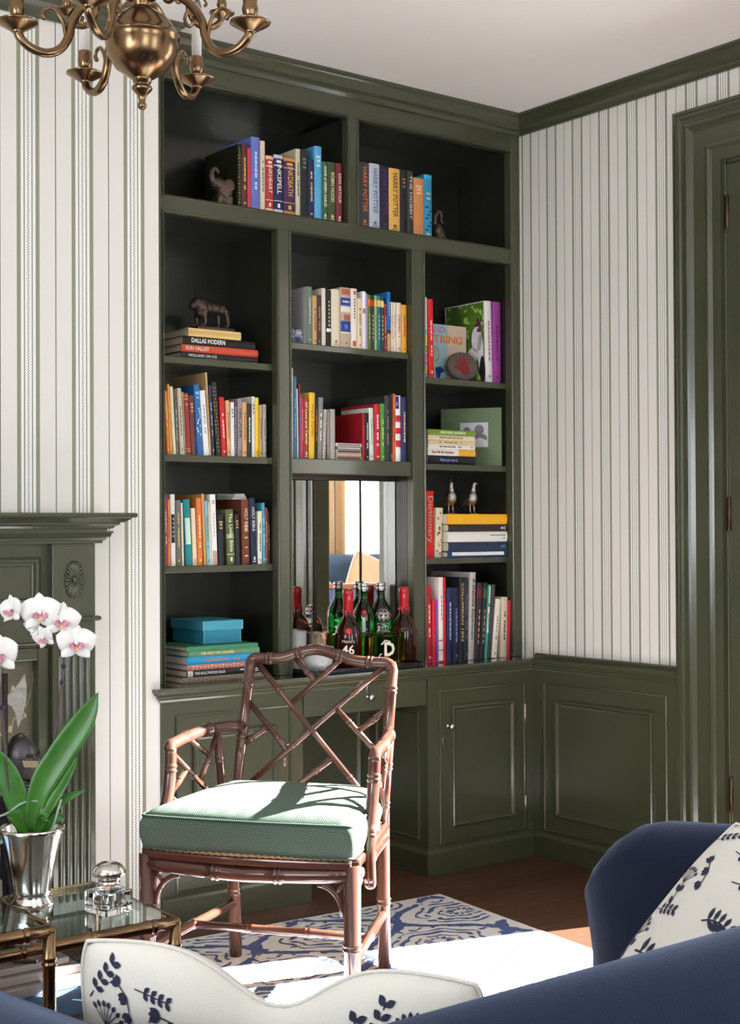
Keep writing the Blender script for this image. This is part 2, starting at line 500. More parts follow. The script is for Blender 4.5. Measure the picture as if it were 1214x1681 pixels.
# wainscot on the right wall with panel, cap and baseboard
wt = sempty('trim_2', (XW, 3.6, 0))
X1 = 3.812
MB().box(X1, XW, yo, 3.92, .09, .735).build('wainscot_board', 'green_paint', wt)
pn = MB()
pn.nest((X1, 3.862, .100), (0, -1, 0), (0, 0, 1), (-1, 0, 0), 3.862 - 3.258, .565, [(0, 0), (0, .004), (.005, .006), (.008, .0012), (.064, .0012), (.064, .010), (.068, .013), (.074, .011), (.080, .003), (.086, .002)])
pn.build('wainscot_panel', 'green_paint', wt)
MB().sweep([(-.022, 0), (.015, 0), (.015, .078), (.011, .082), (.008, .090), (.0, .097), (-.022, .097)], [(X1, 3.92), (X1, yo)]).build('wainscot_base', 'green_paint', wt)
MB().sweep([(-.022, .705), (.002, .705), (.004, .712), (.010, .716), (.011, .724), (.018, .728), (.018, .733), (.022, .736), (.022, .750), (-.008, .750), (-.010, .763), (-.016, .768), (-.022, .768)], [(X1, 3.92), (X1, yo)]).build('wainscot_cap', 'green_paint', wt)
# ------------------------------------------------------------------ built-in bookcase
XO = dict(L=(2.262, 2.694), M=(2.756, 3.286), R=(3.352, 3.781), TL=(2.262, 2.997), TR=(3.050, 3.781))
mat('lining_shade_paint', (30, 32, 21), .28, coat=.7)  # darkened copy of the green; the shade inside the compartments is in its colour
ZT0, ZT1, ZL1 = 2.326, 2.700, 2.265
YBK = 4.30
ZW = 0.7502
SHL = [1.810, 1.4915, 1.129]; SHM = [1.889]; SHR = [1.808, 1.487, 1.137]
bc = thing('bookcase', 'dark green painted built-in bookcase with open compartments beside the striped chimney wall', 'bookcase', (3.0, YB, ZW))
def gp(name, x0, x1, y0, y1, z0, z1, bevel=.002, parent=bc, m='green_paint'):
    return MB().box(x0, x1, y0, y1, z0, z1).build(name, m, parent, bevel=bevel)
for x0, x1 in ((2.2005, 2.262), (3.781, XW - .0005)): gp('stile', x0, x1, YB, YB + .03, ZW, 2.79)
for x0, x1 in ((2.694, 2.756), (3.286, 3.352)): gp('stile', x0, x1, YB, YB + .03, ZW, ZL1)
gp('stile', 2.997, 3.050, YB, YB + .03, ZT0, ZT1)
gp('rail', 2.262, 3.781, YB, YB + .03, ZT1, 2.79)
gp('rail', 2.262, 3.781, YB, YB + .03, ZL1, ZT0)
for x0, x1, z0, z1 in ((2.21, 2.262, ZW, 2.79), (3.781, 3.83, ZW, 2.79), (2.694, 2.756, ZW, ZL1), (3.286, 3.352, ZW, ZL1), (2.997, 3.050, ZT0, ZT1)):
    gp('side_panel', x0, x1, YB + .03, YBK, z0, z1, 0, m='lining_shade_paint')
gp('top_panel', 2.21, 3.83, YB + .03, YBK, ZT1 + .01, 2.79, 0, m='lining_shade_paint')
gp('divider', 2.262, 3.781, YB + .03, YBK, ZL1, ZT0, 0, m='lining_shade_paint')
gp('back_panel', 2.21, 3.83, YBK, YBK + .02, ZW, 2.79, 0, m=mat('back_panel_shade_paint', (24, 26, 16), .28, coat=.7))  # shade at the back of the compartments painted in, darker than the lining
for k, zs in (('L', SHL), ('M', SHM), ('R', SHR)):
    for z in zs:
        s = MB().box(XO[k][0], XO[k][1], YB + (.014 if k == 'M' else .026), YBK, z - .0235, z).build('shelf', 'green_paint', bc, bevel=.003)
gp('shelf', XO['M'][0], XO['M'][1], YB + .004, YBK, 1.437, 1.4905, .003)
bead = [(0, 0), (0, .0035), (.003, .0055), (.0055, .0035), (.0065, -.001), (.0072, .002), (.0085, .002), (.009, -.012)]
def beads(x0, x1, z0, z1):
    b = MB().nest((x0 - .009, YB, z0 - .009), (1, 0, 0), (0, 0, 1), (0, -1, 0), x1 - x0 + .018, z1 - z0 + .018, bead, False)
    if z0 < 1: b.f = [f for k, f in enumerate(b.f) if k % 4]; b.sm = b.sm[:len(b.f)]     # no bead along the worktop
    b.build('bead_moulding', 'green_paint', bc)
beads(*XO['TL'], ZT0, ZT1); beads(*XO['TR'], ZT0, ZT1)
for k in 'LMR': beads(*XO[k], ZW + .009, ZL1)

# worktop over the cabinets
mat('worktop_paint', (34, 37, 26), 0.07, coat=0.6)
wk = thing('worktop', 'glossy dark green worktop with moulded edge running over the base cabinets', 'worktop', (3.0, 3.92, .70))
YC = 3.92
MB().box(2.2005, XW - .0005, YC - .018, YBK + .02, .7365, .7499).build('top', 'worktop_paint', wk)
edge = [(-.02, .705), (.002, .705), (.004, .712), (.010, .716), (.011, .724), (.018, .728), (.018, .733), (.024, .736), (.025, .743), (.024, .7495), (-.02, .7495)]
MB().sweep(edge, [(2.197, YC + .035), (2.197, YC), (X1 + .01, YC)]).build('edge_moulding', 'green_paint', wk)

# base cabinets
panel_lv = [(0, 0), (0, .004), (.005, .006), (.008, .0012), (.060, .0012), (.060, .010), (.064, .013), (.070, .011), (.076, .003), (.082, .002)]
base_prof = [(-.02, 0), (.020, 0), (.020, .078), (.016, .082), (.010, .090), (.0, .097), (-.02, .097)]
def knob(parent, p, n=(0, -1, 0), name='knob'):
    n = V(n); x = V((0, 0, 1)); y = n.cross(x)
    return MB().lathe([(.009, 0), (.009, .002), (.004, .004), (.0035, .012), (.006, .016), (.0105, .020), (.0115, .024), (.009, .028), (.0001, .0295)], p, 16, (x, y, n)).build(name, 'chrome', parent)
def keyhole(parent, p):
    kh = MB(); pts = [(.0075 * cos(a) * (1.0 - .25 * abs(sin(a))), .0155 * sin(a)) for a in [2 * pi * k / 16 for k in range(16)]]
    kh.prism(pts, -.0025, p)
    o = kh.build('escutcheon', 'chrome', parent, bevel=.0008)
    MB().prism([(.002 * cos(a), .003 + .002 * sin(a)) for a in [2 * pi * k / 8 for k in range(8)]], -.0028, p).box(p[0] - .0009, p[0] + .0009, p[1] - .0028, p[1], p[2] - .006, p[2] + .003).build('keyhole', 'black_gap', o)
cl = thing('base_cabinet', 'green panelled base cabinet behind the bamboo armchair, left of the drawer', 'cabinet', (2.47, YC, 0))
MB().box(2.2005, 2.74, YC, YBK, .0, .7045).build('carcass', 'green_paint', cl)
dr = MB().nest((2.252, YC, .100), (1, 0, 0), (0, 0, 1), (0, -1, 0), .437, .560, panel_lv).build('door', 'green_paint', cl)
knob(dr, (2.664, YC - .001, .527)); keyhole(dr, (2.667, YC - .001, .472))
MB().sweep(base_prof, [(2.2005, YC), (2.74, YC), (2.74, YBK - .045)]).build('plinth', 'green_paint', cl)

cd = thing('kneehole_desk', 'green desk section with one drawer above an open kneehole, between two base cabinets', 'desk', (3.01, YC, 0))
MB().box(2.7405, 3.2865, YC + .02, YBK - .04, .612, .7045).build('carcass', 'green_paint', cd)
df = MB().box(2.744, 3.283, YC - .001, YC + .02, .612, .704).build('drawer', 'green_paint', cd, bevel=.0025)
knob(df, (3.015, YC - .002, .662)); keyhole(df, (3.015, YC - .002, .687))
kb = MB().box(2.7405, 3.2865, YBK - .04, YBK, 0, .7045).build('back_board', 'green_paint', cd)
MB().nest((2.79, YBK - .04, .12), (1, 0, 0), (0, 0, 1), (0, -1, 0), .45, .45, [(0, 0), (0, .008), (.006, .011), (.016, .002), (.05, .002)]).build('panel', 'green_paint', kb)

cr = thing('base_cabinet', 'green panelled base cabinet in the corner against the right wall wainscot', 'cabinet', (3.55, YC, 0))
MB().box(3.287, X1 - .0005, YC, YBK, 0, .7045).build('carcass', 'green_paint', cr)
dr = MB().nest((3.339, YC, .102), (1, 0, 0), (0, 0, 1), (0, -1, 0), .430, .557, panel_lv).build('door', 'green_paint', cr)
knob(dr, (3.384, YC - .001, .527)); keyhole(dr, (3.361, YC - .001, .474))
for z in (.545, .199):
    MB().lathe([(.003, -.034), (.0052, -.032), (.0052, .032), (.003, .034)], (3.766, YC - .004, z), 10).build('hinge', mat('hinge_steel', (176, 160, 150), 0.35, 1.0), dr)
MB().nest((3.287, YC + .300, .12), (0, -1, 0), (0, 0, 1), (-1, 0, 0), .253, .465, [(0, 0), (0, .006), (.005, .008), (.012, .0015), (.03, .0015)]).build('side_panel', 'green_paint', cr)
MB().sweep(base_prof, [(3.287, YBK - .045), (3.287, YC), (X1 - .016, YC)]).build('plinth', 'green_paint', cr)

# mirrored back of the middle niche, three panes
mr = thing('mirror', 'three-pane mirror at the back of the niche behind the bottles', 'mirror', (3.02, 4.13, ZW))
mat('mirror_glass', (236, 232, 226), 0.015, 1.0)
mat('mirror_edge', (44, 34, 28), 0.3, 0.5)
MB().box(2.756, 3.286, 4.165, 4.19, ZW, 1.437).build('backing', 'black_gap', mr)
MB().box(2.756, 3.286, 4.085, 4.165, 1.421, 1.437).build('head_strip', 'mirror_edge', mr)
def pane(xa, ya, xb, yb):
    a, b = V((xa, ya, 0)), V((xb, yb, 0)); d = (b - a).normalized(); n = V((d.y, -d.x, 0)); w = (b - a).length
    p = MB(); c = (a + b) / 2 + V((0, 0, (ZW + 1.4205) / 2))
    p.obox(c - n * .003, (d, n, V((0, 0, 1))), (w / 2 - .0015, .003, (1.4205 - ZW) / 2 - .001))
    o = p.build('pane', 'mirror_glass', mr)
    e = MB(); e.obox(a + d * .002 + V((0, 0, (ZW + 1.42) / 2)) - n * .002, (d, n, V((0, 0, 1))), (.004, .0045, (1.42 - ZW) / 2))
    e.build('edge_strip', 'mirror_edge', o)
t51 = math.tan(radians(5.1))
pane(2.758, 4.118, 2.938, 4.118 + .18 * math.tan(radians(4)))
pane(2.940, 4.127, 3.128, 4.127 - .188 * t51)
pane(3.130, 4.127 - .19 * t51, 3.284, 4.127 - .344 * t51)
BOOK_ROWS = [
 ('TL', 'the top left compartment', 4.015, 2.3262, [
  (2.5534, 0.014, 0.2122, 0.0046, 0.215, (34, 34, 22), 'dark olive tall hardback with gold motifs', '', (190, 160, 90), 'dots'),
  (2.5687, 0.0224, 0.2147, 0.0046, 0.2, (84, 52, 48), 'dark maroon hardback with gold lettering', '', (214, 178, 96), 'bars'),
  (2.5923, 0.0129, 0.205, 0.0046, 0.16, (206, 66, 74), 'slim coral red paperback', '', None, ''),
  (2.6064, 0.0343, 0.2453, 0.0046, 0.225, (104, 118, 190), 'tall periwinkle blue hardback', '', (200, 210, 240), 'bars'),
  (2.6432, 0.0189, 0.2377, 0.0046, 0.18, (222, 206, 176), 'tall cream paperback', '', (90, 130, 110), 'bars'),
  (2.6647, 0.0315, 0.192, 0.0046, 0.165, (178, 58, 62), 'thick red storybook with ornate title', 'INKHEART', (238, 214, 190), 'bands:230,190,150'),
  (2.6981, 0.0378, 0.2011, 0.0046, 0.165, (40, 44, 82), 'thick navy storybook with ornate title', 'INKSPELL', (236, 230, 220), 'bands:200,196,214'),
  (2.7385, 0.0482, 0.1981, 0.0046, 0.165, (72, 46, 84), 'thick purple storybook with orange bands', 'INKDEATH', (214, 170, 100), 'bands:206,140,64'),
  (2.7886, 0.019, 0.2337, 0.0046, 0.19, (206, 200, 168), 'cream and teal patterned tall paperback', '', (70, 110, 100), 'bars'),
  (2.8096, 0.03, 0.2354, 0.0046, 0.17, (44, 44, 46), 'tall black hardback beside the cream and teal one', '', (120, 120, 120), 'top'),
  (2.8415, 0.0247, 0.2058, 0.0046, 0.13, (36, 46, 84), 'short navy paperback with gold print', '', (222, 190, 120), 'bars'),
  (2.8682, 0.0304, 0.256, 0.0047, 0.215, (92, 168, 214), 'tall sky blue picture book', '', (200, 226, 236), 'top'),
  (2.9006, 0.0237, 0.2066, 0.0045, 0.13, (58, 104, 74), 'green cloth classic with white title', 'ANNE of GREEN GABLES', (232, 228, 206), 'foot'),
  (2.9263, 0.033, 0.2088, 0.0045, 0.13, (70, 82, 54), 'olive cloth classic with cream title', 'ROBIN HOOD', (226, 206, 160), 'foot'),
  (2.9613, 0.0269, 0.2103, 0.0044, 0.13, (120, 44, 60), 'burgundy cloth classic with cream title', 'KING ARTHUR', (230, 206, 170), 'foot'),
 ]),
 ('TR', 'the top right compartment', 4.015, 2.3262, [
  (3.0648, 0.0429, 0.2311, 0.0062, 0.17, (66, 64, 68), 'charcoal hardback with orange lettering', 'HARRY POTTER', (200, 120, 76), 'foot'),
  (3.1097, 0.0463, 0.2334, 0.0062, 0.17, (188, 194, 204), 'pale grey hardback with blue lettering', 'HARRY POTTER', (90, 120, 170), 'foot'),
  (3.1588, 0.0386, 0.2311, 0.0062, 0.17, (44, 36, 62), 'dark violet hardback', 'HARRY POTTER', (86, 66, 120), 'foot'),
  (3.1996, 0.0503, 0.2297, 0.0061, 0.17, (228, 180, 92), 'golden yellow hardback', 'HARRY POTTER', (120, 84, 44), 'foot'),
  (3.2527, 0.0304, 0.2307, 0.0061, 0.16, (40, 38, 40), 'black hardback with faint brown bands', '', (150, 110, 80), 'top'),
  (3.2853, 0.0268, 0.2321, 0.0061, 0.15, (58, 60, 58), 'dark grey slim hardback with pale title', 'THE HOBBIT', (200, 196, 186), ''),
  (3.315, 0.0486, 0.2117, 0.006, 0.15, (210, 140, 88), 'tan orange thick paperback', '', (236, 196, 150), 'top'),
  (3.3658, 0.0367, 0.2311, 0.006, 0.19, (52, 146, 186), 'turquoise hardback with swirling cover art', '', (150, 196, 214), 'swirl'),
 ]),
 ('L2', "the left column's second shelf", 4.04, 1.4915, [
  (2.283, 0.0035, 0.2051, -0.0045, 0.14, (236, 236, 230), 'thin white paperback at the very end', '', None, ''),
  (2.2963, 0.0098, 0.2053, -0.0468, 0.14, (226, 128, 50), 'burnt orange paperback', '', (244, 200, 150), 'bars'),
  (2.3075, 0.0073, 0.2278, -0.0438, 0.17, (232, 160, 72), 'taller light orange paperback', '', None, ''),
  (2.3175, 0.0111, 0.221, -0.051, 0.15, (232, 224, 196), 'cream paperback with slanting spine', '', None, ''),
  (2.33, 0.0082, 0.1763, -0.0319, 0.13, (120, 112, 100), 'thin taupe paperback', '', (220, 214, 200), 'bars'),
  (2.3439, 0.0141, 0.2171, -0.0446, 0.16, (206, 196, 174), 'beige hardback', '', (120, 104, 84), 'bars'),
  (2.359, 0.007, 0.2052, -0.0435, 0.14, (176, 160, 140), 'slim speckled brown paperback', '', (90, 70, 56), 'dots'),
  (2.3683, 0.0163, 0.2019, -0.0485, 0.15, (160, 56, 46), 'brick red cloth hardback with gilt bands', '', (222, 170, 96), 'ends'),
  (2.3865, 0.0181, 0.1956, -0.0482, 0.15, (108, 62, 58), 'plain dark maroon cloth hardback', '', (206, 160, 120), 'top'),
  (2.4087, 0.0203, 0.2325, -0.053, 0.2, (44, 110, 172), 'blue hardback with white blossom print', '', (224, 236, 244), 'blossom'),
  (2.434, 0.0201, 0.2145, -0.07, 0.16, (240, 240, 238), 'white paperback', '', (170, 170, 170), 'bars'),
  (2.4556, 0.0063, 0.2752, -0.0525, 0.235, (206, 168, 122), 'very tall slim tan volume with blue cover', '', (120, 92, 60), 'bars'),
  (2.4651, 0.0107, 0.2331, -0.0535, 0.17, (58, 58, 74), 'slate navy paperback', '', (190, 190, 200), 'bars'),
  (2.4825, 0.0177, 0.245, -0.0721, 0.19, (46, 44, 38), 'tall black hardback with gold filigree', '', (150, 132, 72), 'dots'),
  (2.5034, 0.0178, 0.1962, -0.045, 0.14, (206, 38, 46), 'bright red paperback with white lettering', '', (248, 220, 220), 'bars'),
  (2.5245, 0.0131, 0.1863, -0.0266, 0.14, (228, 172, 122), 'peach paperback', '', (150, 96, 60), 'bars'),
  (2.5391, 0.0136, 0.1816, -0.0056, 0.13, (234, 234, 232), 'short white paperback', '', (140, 140, 140), 'top'),
  (2.5541, 0.0074, 0.1768, 0.0117, 0.13, (92, 90, 92), 'thin black and white patterned paperback', '', (226, 226, 226), 'dots'),
  (2.5653, 0.0168, 0.1943, -0.0004, 0.15, (160, 144, 146), 'mauve grey paperback', 'ISLAM', (110, 96, 100), 'foot'),
  (2.584, 0.0169, 0.1839, 0.0018, 0.14, (220, 170, 112), 'tan paperback beside the mauve grey one', '', (140, 96, 60), 'bars'),
  (2.6028, 0.0174, 0.1811, 0.0018, 0.13, (54, 52, 50), 'black paperback with white type', '', (226, 226, 220), 'bars'),
  (2.6222, 0.0116, 0.2049, 0.0021, 0.16, (228, 222, 214), 'pale cream paperback', '', (120, 110, 100), 'top'),
  (2.6353, 0.0139, 0.2018, 0.0044, 0.15, (242, 206, 42), 'bright yellow paperback', '', (150, 120, 20), 'foot'),
  (2.6517, 0.0131, 0.1778, 0.0044, 0.13, (204, 160, 118), 'short tan paperback near the right end', '', (120, 84, 60), 'bars'),
  (2.6667, 0.0136, 0.1804, 0.0044, 0.14, (176, 178, 172), 'short grey paperback at the right end', '', (110, 110, 110), 'bars'),
 ]),
 ('L3', "the left column's third shelf", 4.038, 1.129, [
  (2.284, 0.0121, 0.2247, -0.01, 0.14, (152, 62, 92), 'plum paperback at the left end', '', (236, 200, 210), 'bars'),
  (2.2972, 0.0075, 0.2159, -0.0035, 0.13, (232, 134, 60), 'slim orange paperback', '', (120, 56, 20), 'bars'),
  (2.3079, 0.0163, 0.2325, -0.0096, 0.17, (236, 234, 228), 'white paperback with black label', '', (30, 30, 30), 'label:30,30,30'),
  (2.3268, 0.0184, 0.2139, -0.0084, 0.15, (112, 108, 104), 'grey hardback with yellow marks', '', (214, 196, 100), 'bars'),
  (2.3489, 0.0066, 0.2051, -0.0189, 0.13, (234, 218, 190), 'slim cream paperback', '', None, ''),
  (2.3628, 0.0243, 0.2164, -0.044, 0.16, (34, 136, 142), 'teal hardback with pale label', '', (214, 236, 220), 'label:206,232,214'),
  (2.3893, 0.0156, 0.1882, -0.0349, 0.13, (236, 216, 184), 'short cream paperback next to a teal book', '', (170, 130, 80), 'foot'),
  (2.4075, 0.0188, 0.2213, -0.0221, 0.15, (226, 122, 58), 'orange paperback with yellow foot', '', (250, 220, 170), 'bars'),
  (2.4317, 0.0089, 0.2351, -0.0363, 0.21, (214, 158, 88), 'tall tan slim hardback', '', None, ''),
  (2.4433, 0.0105, 0.2125, -0.0407, 0.14, (128, 192, 208), 'pale blue slim paperback', '', (70, 110, 120), 'bars'),
  (2.4549, 0.0052, 0.2058, -0.032, 0.13, (232, 218, 188), 'very thin cream paperback', '', None, ''),
  (2.4623, 0.0212, 0.2341, -0.0299, 0.17, (238, 236, 234), 'white hardback with pink foot', '', (190, 170, 166), 'pinkfoot'),
  (2.4874, 0.0224, 0.1658, -0.0184, 0.13, (40, 40, 44), 'black leather volume with gilt top', '', (206, 170, 100), 'top'),
  (2.5217, 0.0302, 0.1842, -0.0367, 0.14, (92, 100, 62), 'olive green volume with cream bands', 'The Living Bible', (230, 226, 196), 'bands3'),
  (2.5558, 0.0168, 0.1687, -0.0311, 0.13, (44, 44, 50), 'slim black leather volume', '', (200, 160, 96), 'top'),
  (2.5809, 0.0291, 0.2183, -0.0131, 0.18, (110, 60, 44), 'thick brown leather volume', 'HOLY BIBLE', (224, 196, 150), 'top2'),
  (2.6166, 0.0232, 0.2232, -0.0325, 0.18, (34, 44, 70), 'thick navy volume with silver title', 'HOLY BIBLE', (214, 214, 220), 'foot'),
  (2.6427, 0.0167, 0.1791, -0.0016, 0.12, (230, 224, 204), 'short cream paperback near the right end', '', (110, 100, 90), 'bars'),
  (2.6633, 0.0112, 0.2073, -0.0115, 0.15, (84, 164, 190), 'sky blue slim paperback', '', (220, 236, 240), 'bars'),
  (2.6756, 0.0073, 0.191, -0.004, 0.14, (168, 82, 60), 'thin rust paperback', '', (236, 200, 170), 'bars'),
  (2.6846, 0.0078, 0.1816, -0.0076, 0.13, (56, 40, 36), 'thin dark brown paperback at the right end', '', (180, 160, 140), 'bars'),
 ]),
 ('M1', "the middle column's upper shelf", 4.02, 1.889, [
  (2.8378, 0.0214, 0.1993, 0.0056, 0.235, (110, 128, 112), 'large grey green hardback with pale silver cover', '', (190, 204, 188), 'bars'),
  (2.8609, 0.0184, 0.1706, 0.0057, 0.15, (204, 158, 112), 'tan paperback', '', (120, 84, 60), 'bars'),
  (2.8809, 0.0179, 0.1743, 0.0057, 0.15, (70, 58, 54), 'dark brown paperback', '', (170, 150, 130), 'bars'),
  (2.901, 0.0164, 0.2004, 0.0057, 0.2, (226, 214, 196), 'tall cream hardback with pinkish cover', '', (180, 80, 70), ''),
  (2.9207, 0.0197, 0.1955, 0.0057, 0.16, (38, 36, 36), 'black paperback with white label', '', (236, 236, 232), 'lowlabel:236,236,232'),
  (2.9421, 0.0366, 0.2011, 0.0057, 0.17, (228, 216, 192), 'thick cream paperback', '', (150, 130, 110), 'foot'),
  (2.9809, 0.0462, 0.2115, 0.0058, 0.2, (196, 172, 148), 'thickest taupe volume with blue labels', '', (232, 232, 236), 'bluelabels'),
  (3.0289, 0.0258, 0.2119, 0.0058, 0.17, (238, 232, 220), 'white hardback with red square mark', '', (90, 80, 76), 'redsq'),
  (3.0569, 0.021, 0.1794, 0.0058, 0.13, (228, 208, 170), 'short cream paperback', '', (150, 130, 90), 'bars'),
  (3.0796, 0.015, 0.2068, 0.0058, 0.19, (240, 240, 240), 'slim white hardback', '', (170, 130, 90), 'midtan'),
  (3.0962, 0.0066, 0.2009, 0.0058, 0.15, (176, 160, 204), 'thin lavender paperback', '', None, ''),
  (3.1046, 0.0134, 0.1973, 0.0058, 0.15, (104, 120, 66), 'olive volume with orange top label', '', (226, 226, 200), 'toplabel:236,120,40'),
  (3.1197, 0.0129, 0.1943, 0.0059, 0.15, (44, 62, 42), 'dark green volume with red top label', '', (226, 226, 200), 'toplabel:206,50,40'),
  (3.1343, 0.0118, 0.197, 0.0059, 0.15, (150, 178, 120), 'light green volume', '', (70, 90, 50), 'toplabel:206,214,150'),
  (3.1478, 0.0141, 0.197, 0.0059, 0.15, (34, 116, 132), 'teal volume with yellow top label', '', (226, 236, 236), 'toplabel:232,206,60'),
  (3.1636, 0.0141, 0.1963, 0.0059, 0.15, (52, 72, 58), 'deep green volume with cream top label', '', (226, 226, 200), 'toplabel:236,214,170'),
  (3.1795, 0.0108, 0.1719, 0.0058, 0.12, (150, 44, 48), 'thin dark red paperback', '', (236, 200, 200), 'bars'),
  (3.1926, 0.016, 0.2156, 0.0059, 0.22, (34, 108, 182), 'tall blue paperback with tan foot', '', (230, 230, 220), 'tanfoot'),
  (3.2108, 0.0091, 0.1807, 0.0059, 0.12, (236, 222, 200), 'first of three thin cream paperbacks', '', (190, 110, 90), 'bars'),
  (3.2217, 0.0115, 0.1803, 0.0059, 0.12, (234, 220, 198), 'second of three thin cream paperbacks', '', (150, 140, 130), 'bars'),
  (3.2349, 0.0219, 0.1807, 0.0059, 0.12, (232, 214, 192), 'third of three cream paperbacks', '', (190, 110, 90), 'bars'),
  (3.2592, 0.0244, 0.1753, 0.0058, 0.13, (236, 164, 60), 'golden orange paperback', '', (150, 90, 30), 'bars'),
 ]),
 ('M2', "the middle column's lower shelf", 4.02, 1.4905, [
  (2.767, 0.0097, 0.3114, 0.0051, 0.24, (236, 236, 238), 'very tall slim white album', '', None, ''),
  (2.7798, 0.0123, 0.2816, -0.0004, 0.21, (70, 120, 146), 'steel blue slim hardback', '', (150, 190, 206), 'bars'),
  (2.7948, 0.0051, 0.2399, -0.0056, 0.14, (190, 222, 224), 'thin pale blue paperback', '', None, ''),
  (2.801, 0.0061, 0.2573, -0.0029, 0.18, (150, 44, 54), 'thin crimson hardback with tall spine', '', None, ''),
  (2.8082, 0.0041, 0.2173, 0.0004, 0.13, (160, 110, 176), 'thin lilac paperback', '', None, ''),
  (2.8139, 0.0056, 0.2091, 0.0027, 0.13, (220, 60, 62), 'slim scarlet paperback', '', (250, 210, 210), 'bars'),
  (2.8212, 0.0197, 0.2117, 0.0126, 0.15, (150, 62, 48), 'brick brown hardback with white title', 'Of Love and Terror', (244, 220, 190), 'foot'),
  (2.8426, 0.0241, 0.23, 0.0189, 0.17, (236, 194, 60), 'golden yellow hardback', 'WOLF TONES', (190, 130, 30), ''),
  (2.8699, 0.0094, 0.2164, 0.0151, 0.15, (44, 38, 34), 'black paperback with orange print', '', (226, 120, 50), 'bars'),
  (2.8804, 0.019, 0.215, 0.0348, 0.16, (140, 140, 136), 'grey hardback with white title', '', (236, 236, 232), 'bars'),
  (2.9016, 0.0127, 0.1739, 0.0421, 0.13, (196, 180, 172), 'short pinkish grey case', '', (110, 90, 90), 'dots'),
  (2.9213, 0.0117, 0.1745, 0.0116, 0.13, (124, 120, 124), 'short patterned grey case', '', (210, 206, 206), 'dots'),
  (2.9352, 0.0209, 0.1765, 0.0085, 0.13, (172, 164, 156), 'short pale grey case', '', (130, 120, 116), ''),
  (3.0772, 0.0122, 0.1699, 0.0025, 0.19, (160, 34, 40), 'red hardback with its broad cover showing', '', (220, 150, 140), ''),
  (3.0911, 0.0144, 0.1706, -0.0007, 0.15, (34, 34, 36), 'black paperback with white title beside a red cover', '', (240, 240, 238), 'bars'),
  (3.1095, 0.019, 0.189, -0.0119, 0.17, (214, 228, 214), 'pale mint paperback', '', (150, 160, 150), 'bars'),
  (3.1302, 0.0275, 0.2033, -0.0024, 0.2, (196, 36, 48), 'red hardback with white numerals at the foot', '', (248, 220, 220), 'bars'),
  (3.1594, 0.0186, 0.207, -0.0022, 0.15, (74, 156, 62), 'bright green paperback', '', (196, 226, 110), 'bars'),
  (3.1798, 0.0227, 0.237, -0.0011, 0.23, (62, 60, 62), 'dark grey hardback with deep cover', '', (140, 130, 120), 'bars'),
  (3.2049, 0.0091, 0.2451, 0.0014, 0.16, (50, 46, 46), 'black hardback with tall spine', '', (200, 190, 180), 'foot'),
  (3.2157, 0.0097, 0.2459, 0.0154, 0.14, (226, 104, 44), 'slim orange paperback', '', (60, 40, 30), 'bars'),
  (3.2295, 0.023, 0.2398, 0.0062, 0.15, (238, 236, 240), 'white paperback with red stripes and blue top', '', (200, 40, 50), 'flag'),
  (3.2554, 0.0261, 0.2353, 0.0062, 0.14, (44, 54, 98), 'navy paperback at the right end with cream title', '', (230, 206, 150), 'bars'),
 ]),
 ('R1', "the right column's top shelf", 4.045, 1.808, [
  (3.3881, 0.0138, 0.3, 0.0068, 0.17, (238, 236, 230), 'slim white picture book with rainbow foot', '', (90, 190, 220), 'rainbow'),
  (3.4097, 0.0259, 0.2947, -0.0115, 0.18, (226, 48, 44), 'bright red slim picture book', '', (250, 210, 200), 'bars'),
  (3.6961, 0.0354, 0.3146, -0.0172, 0.235, (226, 220, 222), 'white photo album with garden photograph on its cover', '', (190, 130, 170), 'bars'),
  (3.7327, 0.0416, 0.3154, 0.0073, 0.2, (150, 66, 146), 'plain magenta purple album', '', (120, 40, 120), 'bars'),
 ]),
 ('R3', "the right column's third shelf", 4.045, 1.137, [
  (3.3891, 0.0406, 0.2487, 0.0017, 0.2, (212, 40, 40), 'thick red reference book with large title', 'Dictionary', (190, 170, 140), ''),
  (3.4336, 0.0327, 0.1859, 0.0516, 0.16, (222, 216, 186), 'floral cream children book leaning on the red one', '', (190, 60, 50), 'floral'),
 ]),
 ('RB', 'the right end of the worktop', 4.0, 0.7502, [
  (3.3552, 0.0257, 0.2876, -0.0088, 0.15, (176, 34, 48), 'dark red hardback with gilt lines', '', (230, 190, 160), 'bars'),
  (3.3827, 0.0177, 0.2353, 0.0038, 0.14, (206, 40, 62), 'crimson paperback, shorter', '', None, ''),
  (3.4041, 0.007, 0.2298, -0.0072, 0.13, (120, 96, 190), 'thin violet blue paperback', '', None, ''),
  (3.413, 0.0235, 0.3148, 0.0027, 0.23, (238, 226, 216), 'tall cream album with red stripes', '', (190, 44, 50), 'redstripes'),
  (3.4378, 0.0102, 0.3141, 0.0108, 0.22, (206, 34, 56), 'tall thin red album', '', None, ''),
  (3.4511, 0.0276, 0.275, 0.0161, 0.17, (34, 42, 84), 'navy hardback', '', (150, 160, 200), 'bars'),
  (3.4825, 0.0291, 0.2755, 0.0093, 0.17, (30, 34, 62), 'second navy hardback', '', (110, 120, 160), 'bars'),
  (3.5129, 0.0241, 0.3122, 0.0154, 0.2, (36, 38, 46), 'tall black hardback with gold title', 'COLUMBIAN 1893', (200, 170, 110), ''),
  (3.5382, 0.017, 0.3115, 0.0198, 0.2, (42, 46, 54), 'tall dark slate hardback', '', (110, 116, 124), 'bars'),
  (3.5572, 0.0283, 0.3295, 0.0431, 0.23, (186, 178, 174), 'tallest pale grey leaning hardback', 'A Delicate Experiment', (70, 64, 66), ''),
  (3.5874, 0.0272, 0.2892, 0.069, 0.18, (48, 44, 52), 'dark leaning hardback with red label', '', (206, 150, 110), 'toplabel:110,40,44'),
